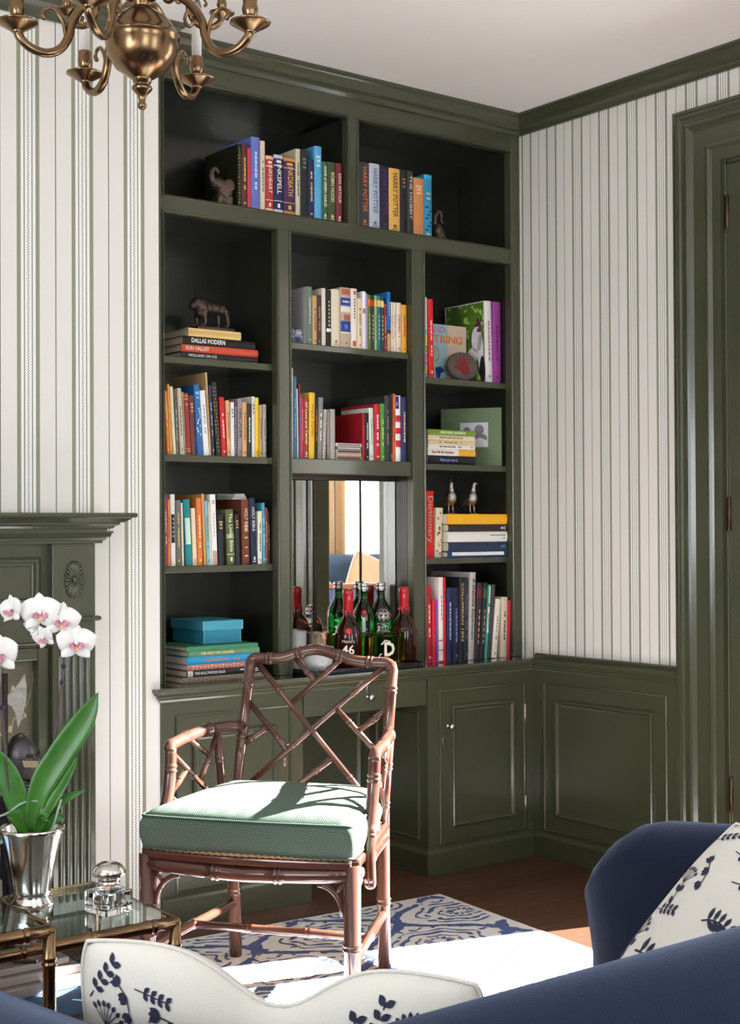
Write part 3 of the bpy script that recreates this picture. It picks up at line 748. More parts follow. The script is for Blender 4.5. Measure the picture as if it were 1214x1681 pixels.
  (3.6165, 0.0208, 0.2883, 0.0836, 0.18, (44, 46, 50), 'dark leaning hardback with green label', '', (200, 170, 120), 'toplabel:60,90,70'),
  (3.6404, 0.0141, 0.2802, 0.0815, 0.17, (60, 160, 136), 'leaning teal and white paperback', '', (236, 240, 236), 'halfwhite'),
  (3.6564, 0.0168, 0.2811, 0.0959, 0.16, (70, 68, 72), 'leaning dark grey paperback', '', None, ''),
  (3.6759, 0.0265, 0.2243, 0.1156, 0.15, (232, 226, 210), 'leaning cream hardback', '', (170, 160, 140), 'bars'),
  (3.7225, 0.0314, 0.2308, 0.0376, 0.16, (206, 190, 168), 'beige hardback with brown type', '', (120, 96, 76), 'bars'),
  (3.7566, 0.0159, 0.2186, 0.0365, 0.14, (190, 34, 58), 'crimson slim book at the right end', '', None, ''),
 ]),
]
# ------------------------------------------------------------------ books
mat('pages', (226, 214, 190), 0.8, bump=0.1, bscale=300)
ORD = 'first second third fourth fifth sixth seventh eighth ninth tenth eleventh twelfth thirteenth fourteenth fifteenth sixteenth seventeenth eighteenth nineteenth twentieth twenty-first twenty-second twenty-third twenty-fourth twenty-fifth'.split()
SHORT = dict(TL='top left compartment', TR='top right compartment', L2='left column second shelf', L3='left column third shelf', M1='middle column upper shelf', M2='middle column lower shelf', R1='right column top shelf', R3='right column third shelf', RB='worktop row at right')
def bookmat(c, rough=0.42):
    return mat('book_%d_%d_%d' % tuple(c), c, rough, spec=0.35)
def printmat(c):
    return mat('print_%d_%d_%d' % tuple(c), c, 0.5, spec=0.3)
def spine_y(f, w):
    b = min(.16 * w, .0045)
    return -b * (1 - (2 * f - 1) ** 2)
def cover_mesh(w, h, d):
    t = min(.0022, w * .16); n = 7; o = []; i = []
    o.append((0, d)); i.append((t, d))
    for k in range(n):
        f = k / (n - 1); o.append((w * f, .004 + spine_y(f, w)))
        i.append((t + (w - 2 * t) * f, .004 + t + spine_y(f, w)))
    o.append((w, d)); i.append((w - t, d))
    m = MB(); N = len(o)
    vs = [(p[0], p[1], z) for z in (0, h) for p in o] + [(p[0], p[1], z) for z in (0, h) for p in i]
    fs = []
    for k in range(N - 1):
        fs += [(k, k + 1, N + k + 1, N + k), (2 * N + k, 3 * N + k, 3 * N + k + 1, 2 * N + k + 1),
               (k, 2 * N + k, 2 * N + k + 1, k + 1), (N + k, N + k + 1, 3 * N + k + 1, 3 * N + k)]
    fs += [(0, N, 3 * N, 2 * N), (N - 1, 3 * N - 1, 4 * N - 1, 2 * N - 1)]
    m.add(vs, fs)
    return m
def patches(w, h, ps, name, m, parent, lift=.0004):
    """flat print on the curved spine: ps = [(z0, z1, f0, f1)] as fractions"""
    mb = MB()
    for z0, z1, f0, f1 in ps:
        n = max(2, int((f1 - f0) * 7) + 1); vs = []; fs = []
        for k in range(n):
            f = f0 + (f1 - f0) * k / (n - 1)
            y = .004 + spine_y(f, w) - lift
            vs += [(w * f, y, h * z0), (w * f, y, h * z1)]
        for k in range(n - 1): fs.append((2 * k, 2 * k + 2, 2 * k + 3, 2 * k + 1))
        mb.add(vs, fs)
    o = mb.build(name, m, parent, local=True, norm=False)
    if len(ps) > 1: o['kind'] = 'stuff'
    return o
def spine_style(st, tc, rnd):
    """returns [(patches, colour)]"""
    if not st: return []
    k, _, arg = st.partition(':')
    c2 = tuple(int(v) for v in arg.split(',')) if arg else None
    if k == 'bars':
        ps = []; z = .82 - rnd.random() * .12
        while z > .3:
            L = .02 + rnd.random() * .05; ps.append((z - L, z, .36, .62)); z -= L + .012 + (.05 if rnd.random() < .15 else 0)
        if rnd.random() < .7: ps.append((.06, .09, .34, .66))
        return [(ps, tc)]
    if k == 'amber': return [([(.0, .36, 0, 1)], (236, 176, 60))]
    if k == 'whiteband': return [([(.06, .93, .3, .9)], tc)]
    if k == 'foot2': return [([(.04, .3, .6, .7), (.04, .08, .3, .4)], tc)]
    if k == 'label2': return [([(.92, .99, .05, .95)], (206, 200, 196)), ([(.05, .3, .55, .75), (.05, .25, .25, .4)], tc)]
    if k == 'dots':
        return [([(z, z + .022, a, a + .18) for z in [.06 + .05 * i for i in range(18)] for a in ([.15, .62] if rnd.random() < .5 else [.4])], tc)]
    if k == 'top': return [([(.84, .87, .2, .8), (.78, .82, .3, .7), (.72, .75, .25, .75)], tc)]
    if k == 'top2': return [([(.58, .60, .25, .75), (.53, .55, .3, .7), (.40, .42, .3, .7), (.25, .27, .35, .65), (.12, .14, .3, .7)], tc)]
    if k == 'foot': return [([(.06, .11, .36, .64), (.03, .045, .25, .75)], tc)]
    if k == 'ends': return [([(.95, .96, 0, 1), (.90, .915, 0, 1), (.05, .065, 0, 1), (.09, .10, 0, 1), (.80, .83, .3, .7)], tc)]
    if k == 'bands': return [([(.93, .99, 0, 1), (.80, .82, 0, 1), (.01, .06, 0, 1), (.20, .215, 0, 1)], c2), ([(.855, .90, .25, .75), (.09, .16, .35, .6)], tc)]
    if k == 'bands3': return [([(.48, .495, 0, 1), (.515, .525, 0, 1), (.54, .55, 0, 1), (.18, .19, 0, 1), (.06, .13, .35, .6)], tc)]
    if k == 'label': return [([(.32, .72, .12, .88)], c2)] + ([([(.4 + .06 * i, .43 + .06 * i, .35, .65) for i in range(5)], (230, 228, 222))] if sum(c2) < 200 else [([(.44 + .05 * i, .47 + .05 * i, .4, .6) for i in range(3)], (70, 90, 90))])
    if k == 'lowlabel': return [([(.25, .31, 0, 1)], c2), ([(.35 + .07 * i, .39 + .07 * i, .4, .6) for i in range(7)], tc)]
    if k == 'toplabel': return [([(.80, .92, 0, 1)], c2), ([(.2 + .08 * i, .25 + .08 * i, .4, .6) for i in range(6)], tc)]
    if k == 'bluelabels': return [([(.70, .83, .04, .96), (.26, .44, .04, .96)], (40, 74, 156)), ([(.59, .68, .04, .96), (.235, .255, .04, .96)], (232, 230, 226)), ([(.88, .98, .1, .9), (.45, .55, .3, .9)], (176, 104, 84)), ([(.75, .78, .2, .8), (.31, .38, .4, .6)], (230, 232, 240)), ([(.05, .08, .45, .6)], (200, 50, 40))]
    if k == 'redsq': return [([(.03, .12, .2, .75), (.90, .96, .3, .8)], (196, 96, 76)), ([(.5 + .05 * i, .53 + .05 * i, .4, .6) for i in range(7)], tc)]
    if k == 'blossom': return [([(.25 + .5 * rnd.random() ** 1.0, 0, 0, 0) for _ in range(0)] + [(z, z + .03, a, a + .2) for z, a in [(.28 + .04 * i, .05 + .7 * rnd.random()) for i in range(10)]], tc), ([(.8, .83, .3, .7), (.86, .9, .2, .8)], (150, 190, 226))]
    if k == 'swirl': return [([(.93, .99, 0, 1)], (60, 176, 214)), ([(.10 + .06 * i, .125 + .06 * i, .1 + .25 * (i % 3), .45 + .25 * (i % 3)) for i in range(7)], (24, 60, 104)), ([(.6, .63, .25, .75), (.68, .71, .25, .75), (.03, .06, .2, .8)], (206, 196, 150))]
    if k == 'flag': return [([(.80, .99, 0, .55)], (44, 40, 110)), ([(.60, .70, 0, 1), (.42, .51, 0, 1), (.22, .32, 0, 1)], (206, 40, 52)), ([(.85, .9, .1, .3)], (240, 240, 240))]
    if k == 'rainbow': return [([(.0, .06, 0, 1)], (80, 190, 220)), ([(.07, .14, 0, 1)], (240, 170, 60)), ([(.15, .21, 0, 1)], (170, 120, 200)), ([(.22, .30, 0, 1)], (236, 110, 150)), ([(.31, .40, 0, 1)], (120, 200, 110)), ([(.41, .52, 0, 1)], (244, 224, 90)), ([(.53, .6, 0, 1)], (120, 200, 226))]
    if k == 'redstripes': return [([(.0, .02, 0, 1), (.14, .15, 0, 1), (.25, .262, 0, 1)], tc), ([(.5 + .05 * i, .53 + .05 * i, .42, .58) for i in range(6)], tc), ([(.0, .99, .86, 1)], (200, 40, 56))]
    if k == 'floral': return [([(.1 + .11 * i, .15 + .11 * i, .15 + .3 * (i % 3), .35 + .3 * (i % 3)) for i in range(8)], (110, 140, 90)), ([(.47, .52, .25, .6), (.06, .1, .5, .8)], tc), ([(.22, .3, .3, .6)], (228, 190, 70)), ([(.55, .62, .35, .6)], (60, 60, 60))]
    if k == 'midtan': return [([(.62, .70, .1, .9)], tc)]
    if k == 'tanfoot': return [([(.0, .30, 0, 1)], (190, 158, 104)), ([(.30, .36, 0, 1)], (60, 60, 62)), ([(.6 + .05 * i, .63 + .05 * i, .4, .6) for i in range(5)], tc)]
    if k == 'pinkfoot': return [([(.0, .2, .15, 1)], (196, 160, 150)), ([(.86, .92, .3, .7)] + [(.4 + .05 * i, .43 + .05 * i, .42, .58) for i in range(7)], tc)]
    if k == 'halfwhite': return [([(.35, .7, .25, .95), (.75, .98, .4, .95)], tc), ([(.4, .62, .45, .75)], (40, 100, 90))]
    return []
def make_book(label, loc, w, h, d, col, lean=0.0, text='', tc=None, st='', flat=False, group=None, tsize=.62, tfit=.62, tpos=.5):
    rnd = random.Random(hash(label) % 9973 if False else sum(map(ord, label)))
    o = thing('book', label, 'book', loc, group)
    if flat: o.rotation_euler = (0, -pi / 2, 0)
    elif lean:
        o.rotation_euler = (0, lean, 0)
        if lean > 0: o.location.z += w * sin(lean)
    cover_mesh(w, h, d).build('cover', bookmat(col), o, local=True)
    t = min(.0022, w * .16)
    MB().box(t, w - t, .004 + t + .0002, d - .005, .003, h - .003).build('pages', 'pages', o, local=True)
    for ps, c in spine_style(st, tc, rnd):
        if ps and c: patches(w, h, ps, 'spine_print', printmat(c), o)
    if text:
        up = V((1, 0, 0))
        text_mesh(text, w * tsize, printmat(tc), 'spine_lettering', o, (w * .5, .004 + spine_y(.5, w) - .0008, h * (1 - tpos)), (0, 0, -1), (1, 0, 0), fit=h * tfit if tfit else None, bold=.0002)
    return o
for key, phrase, yp, z, rows in BOOK_ROWS:
    for i, (x, w, h, lean, d, col, desc, text, tc, st) in enumerate(rows):
        lean = lean - .005
        if abs(lean) < .008: lean = 0.0
        if i + 1 < len(rows):
            nx = rows[i + 1]
            gap = nx[0] - x
            if gap < .2: w = min(w, gap - .0004)
            gt = gap + math.tan(nx[3] - .005) * min(h, nx[2]) - math.tan(lean) * min(h, nx[2])
            if gt < w: w = max(.0035, gt - .0004)
        lab = '%s, %s in %s' % (desc, ORD[i], SHORT[key])
        ws = lab.split()
        make_book(lab, (x, yp, z + .0002), w, h, d, col, lean, text, tc, st, group='books standing in the ' + SHORT[key],
                  tfit=.5 if text in ('ISLAM', 'WOLF TONES', 'KING ARTHUR', 'ROBIN HOOD', 'INKHEART', 'INKSPELL', 'INKDEATH') else (.36 if text in ('HOLY BIBLE',) else .7),
                  tpos=.42 if text != 'HOLY BIBLE' else .32, tsize=.62 if text != 'Dictionary' else .8)

def stack(items, y, z, d, group):
    for (x0, x1, t, col, lab, text, tc, st, ts, tf, tp) in items:
        make_book(lab, (x1, y, z), t - .0004, x1 - x0, d, col, 0, text, tc, st, True, group, ts, tf, tp)
        z += t
    return z
# stack under the lion, bottom first
zt = stack([
    (2.3526, 2.6505, .0215, (44, 42, 42), 'dark picture book at the bottom of the stack under the lion', 'HOLLAND ON ICE', (226, 222, 214), '', .6, .36, .27),
    (2.3527, 2.6516, .0245, (214, 84, 60), 'coral red picture book in the stack under the lion', 'SUN VALLEY', (246, 226, 206), '', .74, .30, .20),
    (2.3591, 2.6395, .0275, (34, 32, 32), 'black picture book with bold white title in the stack under the lion', 'DALLAS MODERN', (244, 244, 242), '', .8, .46, .34),
    (2.3783, 2.5833, .0285, (206, 172, 108), 'gold-edged brown book at the top of the stack under the lion', '', None, '', .6, .3, .3)],
    4.048, 1.8102, .20, 'picture books stacked under the lion')
# stack under the teal box on the worktop
stack([
    (2.317, 2.640, .0187, (132, 120, 100), 'speckled stone coloured book at the bottom of the stack under the teal box', '', (90, 82, 66), 'dots', .6, .3, .3),
    (2.332, 2.622, .0220, (46, 42, 44), 'black picture book with pale title in the stack under the teal box', 'THE BOLLYWOOD SAGA', (226, 220, 214), 'label2', .6, .40, .30),
    (2.334, 2.618, .0180, (196, 130, 120), 'red and white patterned book in the stack under the teal box', '', (232, 220, 220), 'dots', .6, .3, .3),
    (2.334, 2.622, .0255, (40, 158, 206), 'bright blue book in the stack under the teal box', '', (206, 120, 110), 'bars', .6, .3, .3),
    (2.339, 2.612, .0187, (96, 142, 112), 'soft green book with cream title in the stack under the teal box', 'THE AESOP FOR CHILDREN', (232, 218, 150), '', .66, .46, .40),
    (2.331, 2.606, .0150, (64, 130, 92), 'thin green book at the top of the stack under the teal box', '', (214, 232, 214), '', .6, .3, .3)],
    3.985, .7504, .22, 'picture books stacked under the teal box')
# stack beside the photograph
stack([
    (3.393, 3.630, .0320, (40, 36, 42), 'black book at the bottom of the stack beside the photograph', 'Now you see it', (120, 150, 220), '', .55, .36, .42),
    (3.393, 3.629, .0255, (240, 236, 228), 'white and amber book in the stack beside the photograph', 'Show Me the Numbers', (170, 110, 70), 'amber', .62, .46, .30),
    (3.395, 3.628, .0165, (238, 236, 230), 'white book with small drawings in the stack beside the photograph', '', (60, 70, 80), 'bars', .6, .3, .3),
    (3.395, 3.628, .0165, (226, 204, 156), 'sand coloured book in the stack beside the photograph', '', (150, 116, 70), 'bars', .6, .3, .3),
    (3.394, 3.628, .0175, (232, 218, 194), 'cream book with brown title in the stack beside the photograph', 'VISUAL EXPLANATIONS', (150, 116, 96), '', .55, .5, .48),
    (3.394, 3.629, .0215, (132, 160, 60), 'grass green book on top of the stack beside the photograph', 'BEAUTIFUL EVIDENCE', (238, 240, 220), '', .6, .52, .52)],
    4.035, 1.4873, .175, 'design books stacked beside the photograph')
# stack under the silver birds
stack([
    (3.474, 3.778, .0215, (34, 60, 112), 'thin blue book with white page edges under the other books and silver birds', '', (236, 238, 242), 'whiteband', .6, .3, .3),
    (3.478, 3.776, .0360, (44, 58, 82), 'slate blue thick book in the stack under the silver birds', '', (96, 120, 150), 'foot', .6, .3, .3),
    (3.474, 3.778, .0385, (236, 234, 228), 'thick white book in the stack under the silver birds', '', (150, 146, 140), 'foot2', .6, .3, .3),
    (3.478, 3.776, .0285, (58, 50, 50), 'brown black book in the stack under the silver birds', '', (226, 196, 196), 'foot', .6, .3, .3),
    (3.472, 3.777, .0385, (246, 182, 36), 'bright yellow book on top of the stack under the silver birds', '', None, '', .6, .3, .3)],
    4.02, 1.1373, .215, 'large books stacked under the silver birds')
# five disc cases lying flat on the middle column's lower shelf
for k in range(5):
    zz = 1.4908 + k * .0118
    c = thing('disc_case', 'slim grey disc case, %s from the bottom of the short flat pile' % ORD[k], 'disc case', (3.01, 4.022, zz), 'disc cases in the flat pile')
    MB().box(2.958 + .001 * (k % 2), 3.0745 - .002 * (k % 3), 4.022, 4.136, zz, zz + .0114).build('case', mat('case_%d' % k, ((150, 140, 132), (196, 150, 120), (172, 168, 164), (90, 84, 82), (206, 200, 194))[k], 0.25), c, bevel=.0008)
    MB().box(2.966, 3.066, 4.0212, 4.0222, zz + .003, zz + .0085).build('spine_card', printmat(((90, 70, 60), (226, 170, 130), (60, 56, 56), (200, 190, 180), (130, 120, 116))[k]), c)
# cover pictures
gb = NG('garden_photo', 0.3)
x, y, z, src = gb.xyz('Object')
n1 = gb.noise(src, 14, 5); n2 = gb.noise(src, 34, 3)
cc = gb.mix(n1, lin((20, 40, 16)) + (1,), lin((120, 168, 60)) + (1,))
cc = gb.mix(gb.f('MULTIPLY', gb.f('GREATER_THAN', n2, .56), gb.f('GREATER_THAN', n1, .5)), cc, lin((176, 206, 110)) + (1,))
gb.color(cc)
# ------------------------------------------------------------------ ornaments on the shelves
def find(sub):
    for o in bpy.data.objects:
        if o.parent is None and sub in str(o.get('label', '')): return o
def flatpoly(mb, pts):
    k = len(mb.v); mb.v += [tuple(p) for p in pts]; mb.f.append(tuple(range(k, k + len(pts)))); mb.sm.append(False)
def disc_pts(c, a, b, u, v, n=14):
    return [V(c) + V(u) * (a * cos(2 * pi * k / n)) + V(v) * (b * sin(2 * pi * k / n)) for k in range(n)]
# pictures on two broad covers
al = find('garden photograph')
h = [c for c in al.children if c.name.startswith('cover')][0].dimensions.z
UY, UZ = V((0, 1, 0)), V((0, 0, 1))
m = MB(); flatpoly(m, [(-.0006, .008, .004), (-.0006, .008, h - .004), (-.0006, .228, h - .004), (-.0006, .228, .004)]); m.build('cover_photograph', 'garden_photo', al, local=True, norm=False)
m = MB()
for cy, cz, a, b in ((.050, .17, .030, .05), (.030, .12, .018, .07), (.075, .11, .030, .030)): flatpoly(m, disc_pts((-.0011, cy, cz), a, b, UY, UZ))
m.build('white_dress', printmat((226, 226, 232)), al, local=True, norm=False)['kind'] = 'stuff'
m = MB(); r_ = random.Random(3)
for k in range(16): flatpoly(m, disc_pts((-.0016, .022 + .028 * r_.random(), .20 + .05 * r_.random()), .006, .006, UY, UZ, 7))
m.build('bouquet', printmat((120, 40, 90)), al, local=True, norm=False)['kind'] = 'stuff'
m = MB(); flatpoly(m, disc_pts((-.0012, .020, .05), .016, .055, UY, UZ)); m.build('dark_suit', printmat((40, 36, 44)), al, local=True, norm=False)
al = find('pale silver cover')
m = MB(); flatpoly(m, [(-.0006, .006, .003), (-.0006, .006, .200), (-.0006, .23, .200), (-.0006, .23, .003)]); m.build('cover_board', bookmat((196, 194, 192)), al, local=True, norm=False)
m = MB()
for k in range(9): m.box(-.0012, -.0008, .09, .20, .07 + .013 * k, .0735 + .013 * k)
m.build('cover_text', printmat((140, 138, 136)), al, local=True)['kind'] = 'stuff'
al = find('gold-edged brown')
m = MB().obox((.0135, .0015, .1025), (V((1, 0, 0)), V((0, 1, 0)), V((0, 0, 1))), (.0125, .0012, .1015)); m.build('gilt_edge', mat('gilt', (222, 190, 120), .35, .6, vary=.15, vscale=200), al, local=True)
bk = find('thick brown leather volume')
zz = bk.location.z + [c for c in bk.children if c.name.startswith('cover')][0].dimensions.z
fp = thing('folded_paper', 'folded white papers lying on top of the brown leather volume', 'paper', (bk.location.x, 4.1, zz))
m = MB()
for k in range(4): m.add([(bk.location.x - .034 + .004 * k, 4.05, zz + .0005 + .005 * k), (bk.location.x + .022 - .003 * k, 4.048, zz + .001 + .005 * k), (bk.location.x + .018, 4.15, zz + .002 + .005 * k), (bk.location.x - .03, 4.155, zz + .001 + .0055 * k), (bk.location.x - .034 + .004 * k, 4.05, zz + .003 + .005 * k), (bk.location.x + .022 - .003 * k, 4.048, zz + .004 + .005 * k), (bk.location.x + .018, 4.15, zz + .004 + .005 * k), (bk.location.x - .03, 4.155, zz + .004 + .0055 * k)], [(0, 1, 2, 3), (4, 5, 6, 7), (0, 1, 5, 4), (1, 2, 6, 5), (2, 3, 7, 6), (3, 0, 4, 7)])
m.build('sheets', mat('paper_white', (222, 216, 208), .8), fp)['kind'] = 'stuff'

# teal keepsake box
tb = thing('keepsake_box', 'teal cardboard box with a lid and stitched edges on the book stack', 'box', (2.50, 4.03, .8686))
mat('teal_card', (40, 134, 160), .55, bump=.05, bscale=200); mat('teal_lid', (62, 150, 172), .5, bump=.05, bscale=200)
MB().box(2.4235, 2.5690, 4.034, 4.236, .8692, .935).build('body', 'teal_card', tb, bevel=.001)
MB().box(2.4185, 2.5740, 4.029, 4.241, .913, .945).build('lid', 'teal_lid', tb, bevel=.0015)
m = MB()
for k in range(9):
    z = .872 + k * .0048
    for x in (2.4235, 2.5665): m.box(x - .0006, x + .003, 4.0333, 4.0342, z, z + .002)
for k in range(6):
    for x in (2.4185, 2.5715): m.box(x - .0006, x + .003, 4.0283, 4.0292, .915 + k * .005, .917 + k * .005)
m.build('stitching', printmat((150, 206, 214)), tb)['kind'] = 'stuff'

# bronze lion
mat('bronze', (92, 76, 68), .42, .75, bump=.25, bscale=120, vary=.35, vscale=60)
ln = thing('lion_figurine', 'bronze lion figurine standing on the book stack', 'figurine', (2.51, 4.14, 1.9126))
m = MB(); Y0 = 4.14
m.ell((2.535, Y0, 1.998), (.034, .017, .018)); m.ell((2.505, Y0, 1.999), (.026, .018, .022)); m.ell((2.562, Y0, 1.996), (.022, .016, .020))
m.ell((2.480, Y0, 2.000), (.024, .025, .030)); m.ell((2.464, Y0, 2.008), (.022, .022, .023)); m.ell((2.449, Y0 - .001, 2.000), (.015, .013, .013)); m.ell((2.478, Y0, 1.980), (.017, .018, .018)); m.ell((2.480, Y0, 2.022), (.016, .013, .010))
m.ell((2.466, Y0 - .014, 2.022), .0055); m.ell((2.466, Y0 + .014, 2.022), .0055)
for (x, y, x2, x3) in ((2.492, -.011, 2.490, 2.484), (2.482, .011, 2.470, 2.464), (2.570, -.011, 2.580, 2.578), (2.560, .011, 2.556, 2.552)):
    m.tube([(x, Y0 + y, 1.995), (x2, Y0 + y, 1.968), (x2 + .003, Y0 + y, 1.945), (x3, Y0 + y, 1.936)], [.0115, .0085, .006, .007], 8)
    m.ell((x3 - .004, Y0 + y, 1.9365), (.010, .0065, .0045), 8, 6)
m.tube([(2.582, Y0, 2.002), (2.592, Y0, 1.985), (2.594, Y0, 1.965), (2.598, Y0, 1.960)], [.004, .003, .003, .005], 6)
link_skin('body', remesh(m, .0022, 3), 'bronze', ln)
m = MB(); m.prism([(2.455, Y0 - .024), (2.605, Y0 - .024), (2.608, Y0 + .024), (2.452, Y0 + .024)], .021, (0, 0, 1.9127), (V((1, 0, 0)), V((0, 1, 0)), V((0, 0, 1)))).build('plinth', 'bronze', ln, bevel=.005, seg=3)

# elephant bookends
eb = thing('elephant_bookend', 'bronze elephant bookend with raised trunk holding the left end of the top row', 'bookend', (2.505, 4.06, 2.3265))
m = MB(); y = 4.06
m.ell((2.528, y, 2.375), (.030, .030, .036)); m.ell((2.503, y, 2.402), (.025, .023, .025)); m.ell((2.516, y, 2.352), (.030, .026, .026))
m.tube(catmull([(2.490, y - .004, 2.402), (2.476, y - .006, 2.414), (2.473, y - .006, 2.434), (2.481, y - .006, 2.449), (2.494, y - .006, 2.450), (2.499, y - .006, 2.438)], 4), [.013] * 4 + [.0115] * 4 + [.0095] * 4 + [.008] * 4 + [.0065] * 5, 8)
m.ell((2.529, y - .026, 2.398), (.022, .006, .024), ax=(V((.9, -.3, -.3)).normalized(), V((.3, .95, 0)).normalized(), V((.3, 0, .95)).normalized())); m.ell((2.520, y + .026, 2.402), (.02, .006, .022))
m.tube([(2.494, y - .014, 2.394), (2.474, y - .018, 2.390), (2.460, y - .02, 2.397)], [.005, .004, .002], 6)
for x, dy in ((2.497, -.016), (2.500, .016)): m.tube([(x + .006, y + dy, 2.36), (x, y + dy, 2.342), (x - .002, y + dy, 2.3275)], [.015, .011, .012], 8)
m.tube([(2.535, y - .018, 2.36), (2.533, y - .02, 2.3275)], [.016, .013], 8); m.tube([(2.535, y + .018, 2.36), (2.533, y + .02, 2.3275)], [.016, .013], 8)
m.ell((2.484, y, 2.333), (.028, .024, .006))
link_skin('body', remesh(m, .0026, 3), 'bronze', eb)
e2 = thing('elephant_bookend', 'bronze elephant bookend half hidden behind the turquoise book', 'bookend', (3.47, 4.06, 2.3265))
m = MB()
m.ell((3.462, y, 2.365), (.020, .026, .030)); m.ell((3.472, y, 2.345), (.022, .024, .018))
m.tube([(3.464, y - .006, 2.372), (3.480, y - .01, 2.352), (3.494, y - .01, 2.3345), (3.505, y - .01, 2.331)], [.016, .012, .008, .006], 8)
m.tube([(3.460, y + .012, 2.352), (3.462, y + .012, 2.328)], [.013, .012], 8)
m.tube(catmull([(3.452, y, 2.390), (3.450, y - .004, 2.414), (3.460, y - .008, 2.434), (3.474, y - .008, 2.434), (3.478, y - .008, 2.418), (3.476, y - .008, 2.404), (3.490, y - .008, 2.394)], 4), [.009] * 6 + [.0075] * 10 + [.006] * 8 + [.005], 8)
link_skin('body', remesh(m, .0025, 3), 'bronze', e2)

# silver birds
def bird(x, lab, turn):
    yb, zb = 4.125, 1.3004
    o = thing('bird_figurine', lab, 'figurine', (x, yb, zb), 'silver birds on the yellow book')
    m = MB()
    m.ell((x, yb, zb + .064), (.0215, .026, .031)); m.ell((x, yb + .012, zb + .055), (.016, .022, .022)); m.ell((x + .002 * turn, yb - .006, zb + .094), (.0105, .012, .017))
    m.tube([(x, yb - .004, zb + .085), (x + .004 * turn, yb - .008, zb + .112), (x + .005 * turn, yb - .009, zb + .121)], [.013, .0085, .008], 10)
    m.ell((x + .005 * turn, yb - .010, zb + .1205), (.0085, .0105, .0085)); m.tube([(x + .005 * turn, yb - .018, zb + .1205), (x + .007 * turn, yb - .027, zb + .1185)], [.004, .001], 6)
    if turn < 0: m.ell((x - .003, yb - .004, zb + .131), (.003, .005, .005))
    m.tube([(x, yb + .026, zb + .052), (x - .006 * turn, yb + .044, zb + .036)], [.012, .003], 8)
    link_skin('body', remesh(m, .0018, 3), mat('silver_bird', (206, 198, 190), .24, 1.0, bump=.35, bscale=260), o)
    for s in (-1, 1):
        l = MB(); xx = x + s * .0105
        l.tube([(xx * 1.0, yb, zb + .040), (xx, yb - .001, zb + .020), (xx + s * .001, yb - .003, zb + .004)], [.0042, .0028, .0026], 8)
        for a in (-.5, 0, .5): l.tube([(xx + s * .001, yb - .003, zb + .003), (xx + .014 * sin(a), yb - .003 - .014 * cos(a), zb + .0016)], [.0024, .0014], 6)
        l.build('leg', 'silver_bird', o)
bird(3.579, 'silver bird figurine with crest, nearer the red reference book', -1)
bird(3.689, 'plain-headed silver bird figurine at the right on the yellow book', 1)

# glass paperweight
g = NG('marbled_glass', .04, .6)
x, y, z, src = g.xyz('Object'); n = g.noise(src, 42, 4)
g.color(g.mix(g.f('GREATER_THAN', n, .53), g.mix(n, lin((30, 52, 120)) + (1,), lin((90, 130, 200)) + (1,)), lin((196, 186, 160)) + (1,)))
g.b.inputs['Coat Weight'].default_value = 1
pw = MB().ell((2.813, 4.062, 1.9192), .030, 24, 16).build('paperweight', 'marbled_glass')
tag(pw, 'round blue marbled glass paperweight in front of the silver cover', 'paperweight')

# child's painted board, handprint stone
ar = thing('painted_board', 'child painted board with pink and orange letters behind the handprint stone', 'painting', (3.55, 4.145, 1.8082))
g = NG('child_paint', .7)
x, y, z, src = g.xyz('World'); n = g.noise(src, 30, 5); n3 = g.noise(src, 90, 3)
c = g.mix(n, lin((132, 172, 186)) + (1,), lin((176, 204, 206)) + (1,))
c2 = g.mix(n, lin((196, 168, 146)) + (1,), lin((226, 206, 186)) + (1,))
g.color(g.mix(g.f('GREATER_THAN', g.f('ADD', x, g.f('MULTIPLY', n3, .01)), 3.585), c, c2))
MB().box(3.44, 3.6775, 4.140, 4.150, 1.8083, 2.030).build('board', 'child_paint', ar, bevel=.001)
XD, ZD = V((1, 0, 0)), V((0, 0, 1))
loc = lambda x, z: V((x, 4.1393, z)) - ar.location
text_mesh('AND', .034, printmat((190, 120, 190)), 'lettering', ar, loc(3.530, 2.008), XD, ZD, bold=.0008)
text_mesh('STRING', .040, printmat((226, 128, 70)), 'lettering', ar, loc(3.574, 1.972), XD, ZD, fit=.165, bold=.0008)
m = MB(); m.tube([loc(3.52 + .018 * cos(a), 1.915 + .028 * sin(a)) for a in [pi * (1.4 - 1.9 * k / 10) for k in range(11)]], .0018, 6); m.build('orange_loop', printmat((226, 128, 70)), ar, local=True)
m = MB(); flatpoly(m, [loc(3.518, 1.862), loc(3.545, 1.868), loc(3.566, 1.852), loc(3.546, 1.842), loc(3.540, 1.815), loc(3.526, 1.822), loc(3.520, 1.845)]); m.build('blue_fish', printmat((30, 56, 116)), ar, local=True, norm=False)
hs = thing('handprint_stone', 'round cement stone with a red child handprint leaning on the painted board', 'stone', (3.61, 4.075, 1.8083))
n_ = V((-.22, -.93, .28)).normalized(); u_ = V((1, 0, 0)); u_ = (u_ - n_ * u_.dot(n_)).normalized(); v_ = n_.cross(u_) * -1
if v_.z < 0: v_ = -v_
cc = V((3.610, 4.088, 1.8675))
m = MB(); pr = [(.0, -.014), (.050, -.014), (.058, -.008), (.059, 0), (.056, .008), (.048, .011), (.0, .012)]
m.lathe(pr, cc, 28, (u_, v_, n_), 1.12, .99)
m.build('stone', mat('cement', (104, 92, 84), .85, bump=.3, bscale=90, vary=.2, vscale=40), hs)
hp = MB(); q = cc + n_ * .0128
def hpt(a, b, w, l, ang):
    d = u_ * sin(ang) + v_ * cos(ang); s_ = u_ * cos(ang) - v_ * sin(ang)
    hp.ell(q + u_ * a + v_ * b + d * l * .5, (w, l * .5, .0012), 12, 6, (s_, d, n_))
